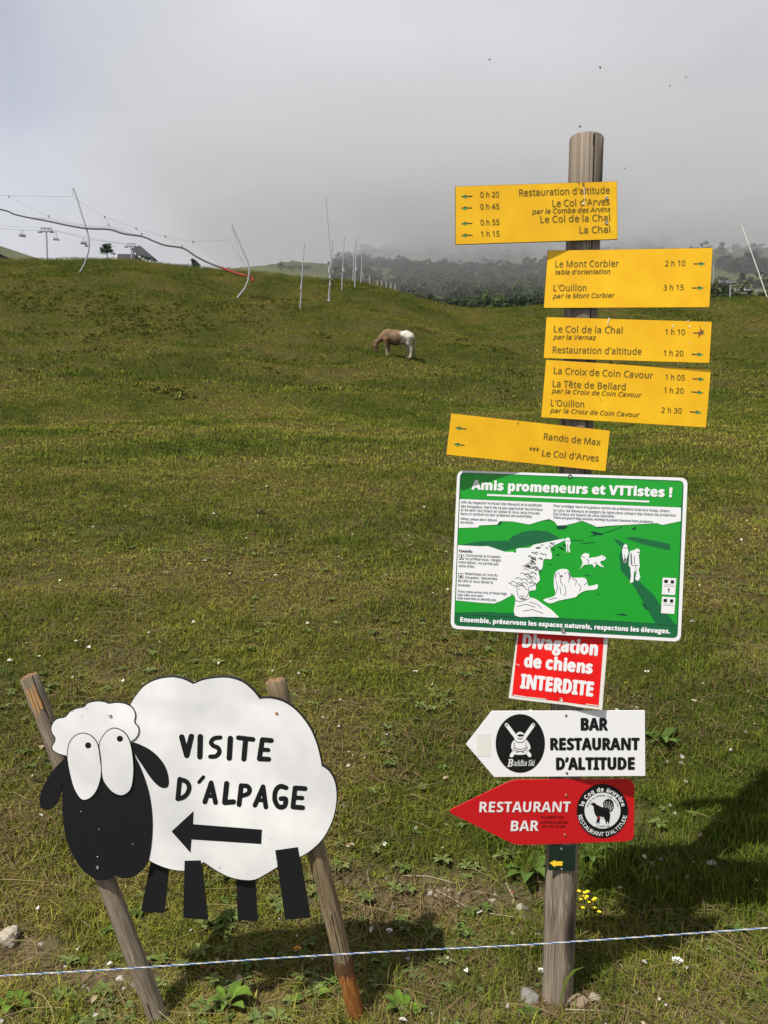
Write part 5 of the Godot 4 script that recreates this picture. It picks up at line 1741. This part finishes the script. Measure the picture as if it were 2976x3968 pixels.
func build_far_plants() -> void:
	var dark := lin(0.030, 0.052, 0.020)
	tree("round_tree", "single bushy tree on the crest beside the chairlift station", 416, 1003, 96, false, 62, 76, lin(0.026, 0.046, 0.018), 5, "trees along the crest")
	tree("round_tree", "dark round tree on the crest left of the lone snow pole", 1088, 1048, 120, true, 36, 32, dark, 6, "trees along the crest")
	tree("round_tree", "dark tree behind the slender blue-marked pole", 1330, 1056, 118, true, 48, 48, dark, 7, "trees along the crest")
	tree("round_tree", "tiny round bush alone on the grey hillside", 1246, 1036, 150, true, 12, 10, dark, 8, "trees along the crest")
	for s in [[1128, 1050, 24, 60, 11], [1168, 1050, 26, 60, 12], [1195, 1046, 18, 50, 13], [1300, 1058, 26, 40, 14], [1372, 1060, 28, 50, 15]]:
		tree("bush", "low dark bush in the hedge behind the crest", s[0], s[1], 122, true, s[2], s[3], dark, s[4], "hedge bushes behind the crest")
	tree("round_tree", "broad dark tree in the mist right of the upper trail sign", 2800, 1045, 175, true, 66, 84, lin(0.022, 0.040, 0.022), 21, "trees in the mist beyond the signs")
	tree("round_tree", "tall pointed dark tree beside the leaning white pole", 2905, 1060, 170, true, 92, 76, lin(0.020, 0.038, 0.022), 22, "trees in the mist beyond the signs")
	tree("round_tree", "wide dark tree under the leaning white pole", 2950, 1062, 168, true, 70, 90, lin(0.020, 0.038, 0.022), 23, "trees in the mist beyond the signs")
	tree("round_tree", "low dark tree between the two larger trees in mist", 2850, 1068, 166, true, 54, 84, lin(0.020, 0.038, 0.022), 24, "trees in the mist beyond the signs")
	tree("round_tree", "small dark tree under the broad misty tree", 2785, 1040, 180, true, 40, 60, lin(0.024, 0.042, 0.022), 25, "trees in the mist beyond the signs")
	# the wooded mountainside, one mass of shrubs and trees
	rng.seed = 99
	var woods := [Field.new(), Field.new(), Field.new()]
	for i in 16000:
		var d := 160.0 + pow(rng.randf(), 1.4) * 470.0
		var t := rng.randf_range(-0.10, 0.56)
		var x := t * d
		var edge := t_at(800) if d < 220.0 else t_at(720)
		var k := bumps.get_noise_2d(x * 0.55 + 20.0, d * 0.32) + 0.4 * bumps.get_noise_2d(x * 1.9, d * 1.2 + 50.0)
		var near := clampf((300.0 - d) / 160.0, 0, 1)
		if t < edge + rng.randf_range(0.0, 0.05): continue
		if t > t_at(1430): k -= 0.45
		if k + near * 0.3 + rng.randf_range(-0.12, 0.12) < 0.02: continue
		var h := lerpf(1.2, 5.0, pow(rng.randf(), 1.7)) * (1.0 + (d - 150.0) * 0.0011)
		var b := Basis(Vector3.UP, rng.randf() * TAU).scaled(Vector3(h * rng.randf_range(0.9, 1.4), h, h * rng.randf_range(0.9, 1.4)))
		var c := Color(0.026, 0.044, 0.016).lerp(Color(0.070, 0.095, 0.026), pow(rng.randf(), 1.6)) * rng.randf_range(0.7, 1.2)
		woods[i % 3].add(Transform3D(b, Vector3(x, far_ground(x, d) + h * 0.32, -d)), c)
	for v in 3:
		sow("woodland", woods[v], crown(300 + v, Vector3(0.45, 0.48, 0.45), 12, 34, 0.075), M.leaf, "dark green woodland covering the mountainside below the cloud", "woodland")

# ------------------------------------------------------------------ ski slope equipment

const ZL := [0.0, 700.0, 0.42194]
const ZM := [900.0, 740.0, 0.36166]
const ZR := [2600.0, 840.0, 0.22664]
const ZT := [0.0, 650.0, 0.90416]

func zp(z: Array, x: float, y: float, d: float) -> Vector3:
	return at(z[0] + x * z[2], z[1] + y * z[2], d)

func snow_pole(called: String, label: String, z: Array, line: Array, w_px: float, d: float, group: String, m: Material, extras := []) -> void:
	var P := []
	for i in range(0, line.size(), 2): P.append(zp(z, line[i], line[i + 1], d))
	var n := P.size()
	var foot: Vector3 = P[n - 1]
	var gy := ground(foot.x, d)
	var dir: Vector3 = (P[n - 1] - P[n - 2]).normalized()
	P.append(foot + dir * maxf(0.15, (foot.y - gy) / maxf(0.2, -dir.y) + 0.15))
	var root := thing(called, label, "pole", Transform3D(Basis.IDENTITY, foot), group)
	var r: float = w_px * z[2] * d / FOCAL * 0.5
	var rr := []
	for i in P.size(): rr.append(lerpf(r * 0.8, r, float(i) / P.size()))
	obj("shaft", tube(P, rr, 10).commit(), m, root, Transform3D(Basis.IDENTITY, -foot))
	for e in extras:
		var a := zp(z, e[0], e[1], d)
		var b := zp(z, e[2], e[3], d)
		obj("bracket", tube([a, b], [r * e[4], r * e[4]], 8).commit(), m, root, Transform3D(Basis.IDENTITY, -foot + Vector3(0, 0, r)))

func depth_of(z: Array, x: float, y: float) -> float:
	return -hit(z[0] + x * z[2], z[1] + y * z[2], 10.0).z

func build_ski_gear() -> void:
	var steel: Material = M.galvanised
	# net arms: curved galvanised masts that carry a rolled safety net
	var d := depth_of(ZL, 735, 840)
	print("mast at ", d, " second ", depth_of(ZT, 1018, 558))
	var dn := 62.0
	var d2 := 62.0
	var masts := [[ZL, [670, 68, 688, 110, 716, 190, 748, 300, 780, 400, 800, 460, 814, 520, 820, 580, 812, 650, 795, 715, 770, 780, 733, 842], "curved galvanised net mast on the crest, carrying the cable"], [ZT, [993, 240, 1008, 280, 1030, 330, 1052, 378, 1064, 410, 1069, 445, 1063, 485, 1048, 520, 1017, 558], "curved galvanised net mast beside the red net end"]]
	for i in 2:
		var mz: Array = masts[i][0]
		var line: Array = masts[i][1]
		var dd := clampf(depth_of(mz, line[-2], line[-1]), 45.0, 84.0)
		if i == 0: dn = dd
		else: d2 = dd
		snow_pole("net_mast", masts[i][2], mz, line, 15.0 if i == 0 else 8.0, dd, "curved masts of the safety net", steel)
	# rolled net boom
	var boom := [0, 178, 60, 199, 130, 215, 200, 228, 280, 245, 350, 258, 400, 262, 470, 265, 530, 283, 610, 295, 660, 315, 710, 333, 785, 345, 840, 380, 900, 410, 950, 428, 1000, 448, 1050, 463]
	var Q := catmull(pts([-300, 120] + boom), false, 5)
	var P := []
	var R := []
	var depth := func(x: float) -> float: return lerpf(dn, d2, clampf((x - 350.0) / 700.0, -0.5, 1.05))
	var cut := 0
	for q in Q:
		P.append(zp(ZT, q.x, q.y, depth.call(q.x) + 0.12))
		R.append(0.075)
		if q.x < 950: cut += 1
	var anchor: Vector3 = P[0]
	var net := thing("safety_net", "rolled dark safety net slung between the curved masts, red at its end", "net", Transform3D(Basis.IDENTITY, anchor))
	var to := Transform3D(Basis.IDENTITY, -anchor)
	obj("rolled_net", tube(P.slice(0, cut + 1), R.slice(0, cut + 1), 8).commit(), M.dark_tube, net, to)
	var red: Array = P.slice(cut, P.size())
	red.append(zp(ZT, 1075, 466, d2 + 0.1))
	red.append(zp(ZT, 1086, 486, d2 + 0.05))
	var rr := []
	for i in red.size(): rr.append(0.085 + 0.04 * sin(i * 1.7) * (1.0 if i > red.size() / 2 else 0.2))
	obj("red_end", tube(red, rr, 8).commit(), M.red_cloth, net, to)
	# loose mesh above the roll
	var st := new_st()
	var topl := [[120, 214], [205, 212], [260, 226], [330, 240], [400, 249], [440, 252], [464, 244], [500, 262], [540, 276], [610, 290]]
	var bl := []
	for i in range(0, boom.size(), 2): bl.append([boom[i], boom[i + 1]])
	var prev := []
	for i in 82:
		var x := 120.0 + 490.0 * i / 81.0
		var yt := table(topl, x)
		var yb := table(bl, x)
		var row := []
		for k in 5: row.append(zp(ZT, x + (k % 2) * 3.0, lerpf(yt, yb, k / 4.0), depth.call(x) + 0.1))
		if prev.size():
			for k in 5:
				tube([prev[k], row[(k + 1) % 5] if k < 4 else row[k]], [0.009, 0.009], 3, st)
				if k > 0: tube([prev[k], row[k - 1]], [0.009, 0.009], 3, st)
		prev = row
	obj("mesh", st.commit(), M.net_grey, net, to)
	# suspension cables
	var wires := [[-300, 108, 0, 118, 120, 122, 310, 124], [316, 128, 380, 168, 450, 210, 520, 237, 585, 260, 650, 279, 710, 295, 770, 308, 830, 318, 985, 310], [985, 310, 1010, 360, 1048, 412], [995, 250, 1012, 330, 1030, 385, 1048, 412], [1048, 412, 1030, 440, 1012, 446], [830, 318, 880, 360, 950, 418], [40, 126, 110, 165, 210, 210], [710, 295, 745, 315, 782, 340], [585, 260, 598, 275, 608, 290], [450, 210, 458, 228, 466, 245], [312, 92, 310, 124]]
	for w in wires:
		var L := []
		var r2 := []
		for i in range(0, w.size(), 2):
			L.append(zp(ZT, w[i], w[i + 1], depth.call(w[i]) + 0.05))
			r2.append(0.013)
		obj("cable", tube(L, r2, 4).commit(), M.cable, net, to)
	for b in [[38, 124], [210, 208], [448, 211], [466, 244], [583, 261], [608, 284], [708, 295], [780, 337], [827, 318]]:
		var q := zp(ZT, b[0], b[1], depth.call(b[0]))
		obj("clamp", tube([q + Vector3(0, 0.08, 0), q - Vector3(0, 0.10, 0)], [0.05, 0.035], 6).commit(), M.dark_metal, net, to)
	# snow-making poles
	for s in [[[773, 563, 755, 800, 740, 1050, 728, 1258], 15, "straight grey snow pole standing alone on the slope", [[740, 1010, 738, 1060, 1.6]]],
		[[1003, 70, 1030, 400, 1053, 700], 12, "tallest snow lance leaning from the paired poles", []],
		[[1077, 523, 1066, 680, 1052, 880, 1040, 1050, 1030, 1190], 15, "snow lance base pole with white brackets", [[1044, 812, 1040, 880, 1.8], [1050, 900, 1046, 940, 1.7], [1052, 980, 1046, 1022, 1.5], [1020, 1180, 1046, 1182, 1.4]]],
		[[1200, 498, 1188, 740, 1172, 1072], 13, "slender snow pole with blue mark before a dark tree", [[1192, 830, 1194, 866, 2.2]]],
		[[1330, 503, 1322, 780, 1313, 1030], 15, "thick snow pole of the close pair further right", [[1328, 805, 1330, 860, 1.7]]],
		[[1315, 540, 1302, 760, 1292, 945], 12, "thinner snow pole of the close pair further right", []],
		[[1392, 690, 1386, 800, 1378, 952], 13, "short snow pole with a slanting strut near the fence posts", [[1390, 870, 1408, 950, 0.8]]]]:
		var line: Array = s[0]
		var fx: float = line[-2]
		var fy: float = line[-1]
		if s[2].begins_with("tallest"):
			fx = 1040
			fy = 1185
		var dd := clampf(depth_of(ZM, fx, fy), 30.0, 84.0)
		if s[2].begins_with("tallest"):
			line = line + [1040, 1180]
			dd += 0.25
		snow_pole("snow_pole", s[2], ZM, line, s[1], dd, "snow-making poles on the upper slope", steel, s[3])
	# wooden fence posts on the skyline
	for s in [[1472, 908, 990], [1556, 960, 994], [1602, 960, 1000], [1650, 975, 1016], [1700, 985, 1030], [1745, 1000, 1040]]:
		var dd := clampf(depth_of(ZM, s[0], s[2] - 4), 50.0, 84.5)
		var a := zp(ZM, s[0], s[1], dd)
		var b := Vector3(a.x, ground(a.x, dd) - 0.2, -dd)
		var o := thing("fence_post", "small pale wooden fence post on the sloping skyline", "post", Transform3D(Basis.IDENTITY, b), "fence posts along the sloping skyline")
		obj("shaft", colored(tube([b, (a + b) * 0.5 + Vector3(0.01, 0, 0), a, a + Vector3(0, 0.04, 0)], [0.075, 0.075, 0.07, 0.02], 8).commit(), Color(0.30, 0.27, 0.23)), M.tinted, o, Transform3D(Basis.IDENTITY, -b))
	# leaning white pole on the right
	var dr := clampf(depth_of(ZR, 1630, 1345), 50.0, 84.0)
	snow_pole("snow_pole", "slim white pole leaning left on the right-hand crest", ZR, [1205, 140, 1300, 400, 1480, 900, 1632, 1345], 20.0, dr, "snow-making poles on the upper slope", M.bare_white)
	build_lift()

func chair_lift_tower(label: String, z: Array, x: float, top: float, half: float, d: float, w: float, s: float) -> Vector3:
	var a := zp(z, x, top, d)
	var g := Vector3(a.x, minf(far_ground(a.x, d), ground(a.x, d)) - 0.5, -d)
	var root := thing("lift_tower", label, "lift tower", Transform3D(Basis.IDENTITY, g), "chairlift towers")
	var to := Transform3D(Basis.IDENTITY, -g)
	var u: float = z[2] * d / FOCAL
	obj("column", tube([g, a], [w * u * 0.62, w * u * 0.45], 10).commit(), M.galvanised, root, to)
	var st := new_st()
	box(st, a + Vector3(0, 4 * u * s, 0), Vector3(half * u, 5 * u * s, 0.25))
	box(st, a + Vector3(0, 32 * u * s, 0), Vector3(half * 0.85 * u, 3 * u * s, 0.2))
	for k in [-0.8, -0.3, 0.3, 0.8]:
		box(st, a + Vector3(half * u * k, 18 * u * s, 0), Vector3(3 * u * s, 14 * u * s, 0.12))
	obj("crossarm", st.commit(), M.galvanised, root, to)
	for side in [-1, 1]:
		var w2 := new_st()
		for k in 5:
			var p := a + Vector3(side * half * u * 0.95 + (k - 2) * half * 0.14 * u, -6 * u * s, 0.1)
			tube([p + Vector3(0, 0, -0.1), p + Vector3(0, 0, 0.1)], [5.5 * u * s, 5.5 * u * s], 10, w2)
		obj("sheave_train", w2.commit(), M.dark_metal, root, to)
	return a

func lift_chair(label: String, z: Array, x: float, y: float, hang: float, w: float, d: float, group: String, turn := 0.5) -> void:
	# x, y: centre of the seat; hang: photo points up to the rope; w: half width
	var u: float = z[2] * d / FOCAL
	var o := zp(z, x, y, d)
	var root := thing("lift_chair", label, "chair", Transform3D(Basis(Vector3.UP, turn), o), group)
	var st := new_st()
	box(st, Vector3(0, 0, 0.12 * w * u), Vector3(w * u, 0.10 * w * u, 0.35 * w * u))
	obj("seat", st.commit(), M.dark_metal, root)
	st = new_st()
	box(st, Vector3(0, 0.42 * w * u, -0.22 * w * u), Vector3(w * u, 0.30 * w * u, 0.08 * w * u), Basis(Vector3.RIGHT, -0.2))
	obj("backrest", st.commit(), M.galvanised, root)
	st = new_st()
	for s in [-1, 1]:
		tube([Vector3(s * w * u, -0.05 * w * u, 0.4 * w * u), Vector3(s * w * u, 0.75 * w * u, 0.0), Vector3(s * w * u * 0.8, 0.95 * w * u, -0.1 * w * u)], [0.06 * w * u, 0.06 * w * u, 0.06 * w * u], 6, st)
	tube([Vector3(-w * u * 0.8, 0.95 * w * u, -0.1 * w * u), Vector3(w * u * 0.8, 0.95 * w * u, -0.1 * w * u)], [0.06 * w * u, 0.06 * w * u], 6, st)
	obj("frame", st.commit(), M.galvanised, root)
	st = new_st()
	tube([Vector3(0, 0.95 * w * u, -0.1 * w * u), Vector3(0.05 * w * u, hang * u * 0.7, 0), Vector3(0, hang * u, 0)], [0.06 * w * u, 0.06 * w * u, 0.06 * w * u], 6, st)
	box(st, Vector3(0, hang * u, 0), Vector3(0.22 * w * u, 0.08 * w * u, 0.08 * w * u))
	obj("hanger", st.commit(), M.dark_metal, root)
	st = new_st()
	tube([Vector3(-w * u, 0.30 * w * u, 0.55 * w * u), Vector3(w * u, 0.30 * w * u, 0.55 * w * u)], [0.05 * w * u, 0.05 * w * u], 6, st)
	obj("safety_bar", st.commit(), M.galvanised, root)

func rope(points: Array, r: float, label: String, group: String) -> void:
	var rr := []
	for p in points: rr.append(r)
	var o := obj("lift_rope", tube(points, rr, 4).commit(), M.cable)
	tag(o, label, "cable", group)

func build_lift() -> void:
	var d := 165.0
	var t1 := chair_lift_tower("grey chairlift tower on the left skyline", ZL, 425, 468, 56, d, 16, 1.0)
	var t2 := chair_lift_tower("chairlift tower in front of the sloping station roof", ZL, 1205, 606, 46, d - 2, 13, 0.8)
	lift_chair("empty lift chair hanging left of the chairlift tower", ZL, 205, 512, 52, 28, d, "chairs of the left chairlift", 0.7)
	lift_chair("empty lift chair with red clip hanging right of the tower", ZL, 518, 545, 62, 26, d, "chairs of the left chairlift", 0.2)
	lift_chair("pale lift chair behind the curved net mast", ZL, 768, 582, 44, 26, d, "chairs of the left chairlift", 0.6)
	lift_chair("lift chair half hidden by the curved net mast", ZL, 800, 605, 50, 20, d, "chairs of the left chairlift", 0.3)
	rope([zp(ZL, -300, 400, d + 20), zp(ZL, 0, 415, d + 10), zp(ZL, 370, 434, d), zp(ZL, 700, 495, d), zp(ZL, 1000, 560, d), zp(ZL, 1160, 578, d - 2)], 0.03, "upper chairlift rope crossing behind the net masts", "ropes of the left chairlift")
	rope([zp(ZL, -300, 432, d - 20), zp(ZL, 0, 440, d - 10), zp(ZL, 220, 458, d), zp(ZL, 480, 455, d), zp(ZL, 780, 530, d), zp(ZL, 1160, 590, d - 2)], 0.03, "lower chairlift rope carrying the hanging chairs", "ropes of the left chairlift")
	# station: dark pitched hood over a low building
	var ds := 172.0
	var c := zp(ZL, 1300, 715, ds)
	var g := Vector3(c.x, minf(far_ground(c.x, ds), ground(c.x, ds)) - 0.5, -ds)
	var root := thing("lift_station", "dark sloping chairlift station roof on the crest", "station", Transform3D(Basis.IDENTITY, g))
	var to := Transform3D(Basis.IDENTITY, -g)
	var st := new_st()
	var poly := [[1222, 648], [1310, 616], [1432, 722], [1395, 722], [1300, 700]]
	for k in 2:
		var z := -ds + 2.0 - 4.0 * k
		for i in range(1, poly.size() - 1):
			var a := zp(ZL, poly[0][0], poly[0][1], ds)
			var b := zp(ZL, poly[i][0], poly[i][1], ds)
			var e := zp(ZL, poly[i + 1][0], poly[i + 1][1], ds)
			tri(st, Vector3(a.x, a.y, z), Vector3(b.x, b.y, z), Vector3(e.x, e.y, z), Vector3(0, 0, 1.0 - 2.0 * k))
	for i in poly.size():
		var a := zp(ZL, poly[i][0], poly[i][1], ds)
		var b := zp(ZL, poly[(i + 1) % poly.size()][0], poly[(i + 1) % poly.size()][1], ds)
		quad(st, Vector3(a.x, a.y, -ds + 2), Vector3(b.x, b.y, -ds + 2), Vector3(b.x, b.y, -ds - 2), Vector3(a.x, a.y, -ds - 2), Vector3(a.y - b.y, b.x - a.x, 0).normalized())
	obj("roof_hood", st.commit(), M.roof_dark, root, to)
	st = new_st()
	for q in [[1240, 660], [1280, 690], [1340, 700], [1410, 718]]:
		var a := zp(ZL, q[0], q[1], ds)
		for zz in [-1.2, 1.2]: tube([Vector3(a.x, g.y, -ds + zz), Vector3(a.x, a.y, -ds + zz)], [0.16, 0.16], 6, st)
	obj("pillar", st.commit(), M.galvanised, root, to)
	var lowb := zp(ZL, 1205, 708, ds)
	obj("low_wing", boxed(Vector3(lowb.x, (lowb.y + g.y) * 0.5, -ds + 1.0), Vector3(1.75, (lowb.y - g.y) * 0.5, 2.4)), M.roof_dark, root, to)
	# little cabins: one on the left hill, one with a pitched roof by the net
	for s in [["mountain_hut", "small dark hut at the foot of the left hill", ZL, 25.0, 682.0, 50.0, 740.0, 150.0], ["mountain_hut", "tiny gabled hut roof just behind the crest", ZT, 838.0, 402.0, 9.0, 415.0, 130.0]]:
		var z: Array = s[2]
		var dd: float = s[7]
		var top := zp(z, s[3], s[4], dd)
		var u: float = z[2] * dd / FOCAL
		var gy := minf(far_ground(top.x, dd), ground(top.x, dd)) - 0.4
		var hut := thing(s[0], s[1], "hut", Transform3D(Basis.IDENTITY, Vector3(top.x, gy, -dd)), "mountain huts")
		var hw: float = s[5] * u
		var eave: float = top.y - gy - hw * 0.55
		obj("wall", boxed(Vector3(0, eave * 0.5, 0), Vector3(hw * 0.86, maxf(eave * 0.5, 0.2), 1.6)), M.roof_dark, hut)
		var rs := new_st()
		for k in [-1.0, 1.0]:
			box(rs, Vector3(k * hw * 0.5, eave + hw * 0.27, 0), Vector3(hw * 0.6, 0.07, 2.0), Basis(Vector3.BACK, -k * 0.5))
		obj("roof", rs.commit(), M.dark_metal, hut)
	# right-hand lift in the misty hollow
	var dr := 150.0
	chair_lift_tower("grey lift tower in the hollow right of the upper trail signs", ZR, 1018, 1130, 75, dr, 22, 1.3)
	chair_lift_tower("small lift tower beside the edge of the upper trail sign", ZR, 732, 800, 40, dr + 30, 14, 0.8)
	lift_chair("lift chair over the hollow below the broad misty tree", ZR, 855, 1130, 60, 42, dr, "chairs of the right chairlift", 0.3)
	lift_chair("lift chair parked just right of the hollow's tower", ZR, 1125, 1270, 90, 50, dr, "chairs of the right chairlift", 0.5)
	lift_chair("lift chair in the middle of the parked row", ZR, 1300, 1270, 70, 54, dr, "chairs of the right chairlift", 0.2)
	lift_chair("lift chair beside the leaning white pole", ZR, 1490, 1290, 110, 50, dr, "chairs of the right chairlift", 0.4)
	rope([zp(ZR, 400, 1020, dr + 10), zp(ZR, 855, 1075, dr), zp(ZR, 1018, 1120, dr), zp(ZR, 1300, 1195, dr), zp(ZR, 1700, 1190, dr), zp(ZR, 2200, 1250, dr)], 0.03, "rope of the lift in the right-hand hollow", "ropes of the right chairlift")

func mist(called: String, label: String, shape: int, size: Vector3, pos: Vector3, density: float) -> void:
	var f := FogVolume.new()
	f.name = numbered(called)
	f.shape = shape
	f.size = size
	f.position = pos
	var m := FogMaterial.new()
	m.resource_name = called
	m.density = density
	m.albedo = Color(0.975, 0.985, 1.0)
	f.material = m
	add_child(f)
	tag(f, label, "cloud", "", "stuff")

func build_mist() -> void:
	var B := RenderingServer.FOG_VOLUME_SHAPE_BOX
	var E := RenderingServer.FOG_VOLUME_SHAPE_ELLIPSOID
	# thin haze in the valley and a cloud layer whose base hides the upper mountainside
	mist("valley_haze", "thin grey haze over the wooded slopes", B, Vector3(1500, 160, 780), Vector3(-90 + 750, -2, -150 - 390), 0.0019)
	mist("cloud_layer", "low grey cloud swallowing the mountainside", B, Vector3(1500, 52, 780), Vector3(-95 + 750, 79 + 26, -215 - 390), 0.0100)
	for w in [[-10, 84, -330, 150, 26, 120], [80, 84, -370, 170, 30, 140], [160, 82, -350, 130, 34, 150], [40, 86, -300, 110, 22, 90], [220, 86, -400, 200, 30, 150]]:
		mist("cloud_wisp", "ragged wisp hanging under the low cloud", E, Vector3(w[3], w[4], w[5]), Vector3(w[0], w[1], w[2]), 0.007)

func build_flies() -> void:
	for s in [[1898, 229, 2.0], [2326, 263, 1.9], [2596, 333, 2.1], [2658, 298, 2.6], [2248, 489, 1.8], [2420, 653, 2.6]]:
		var p := at(s[0], s[1], s[2])
		var o := thing("fly", "tiny black fly in the air near the signpost", "fly", Transform3D(Basis(Vector3.UP, s[0]).rotated(Vector3.RIGHT, s[1]), p), "flies in the air")
		obj("body", tube([Vector3(-0.0025, 0, 0), Vector3(-0.001, 0, 0), Vector3(0.001, 0, 0), Vector3(0.0025, 0, 0)], [0.0005, 0.0011, 0.0012, 0.0006], 6).commit(), M.fly_black, o)
		var st := new_st()
		for k in [-1.0, 1.0]: quad(st, Vector3(0.0005, 0.001, 0), Vector3(-0.003, 0.0014, 0.001 * k), Vector3(-0.0035, 0.0014, 0.0028 * k), Vector3(0.0, 0.001, 0.0016 * k), Vector3.UP)
		obj("wings", st.commit(), M.net_grey, o)

func _ready() -> void:
	setup_view()
	setup_terrain()
	setup_materials()
	build_ground()
	print("ground ", Time.get_ticks_msec())
	build_mist()
	build_far_plants()
	print("trees ", Time.get_ticks_msec())
	build_ski_gear()
	build_posts()
	print("posts ", Time.get_ticks_msec())
	build_trail_signs()
	build_green_sign()
	build_red_paper()
	build_white_sign()
	build_red_sign()
	build_sheep()
	print("signs ", Time.get_ticks_msec())
	build_horse()
	print("horse ", Time.get_ticks_msec())
	build_grass()
	print("grass ", Time.get_ticks_msec())
	build_verge()
	build_wire()
	build_flies()
	print("done ", Time.get_ticks_msec())
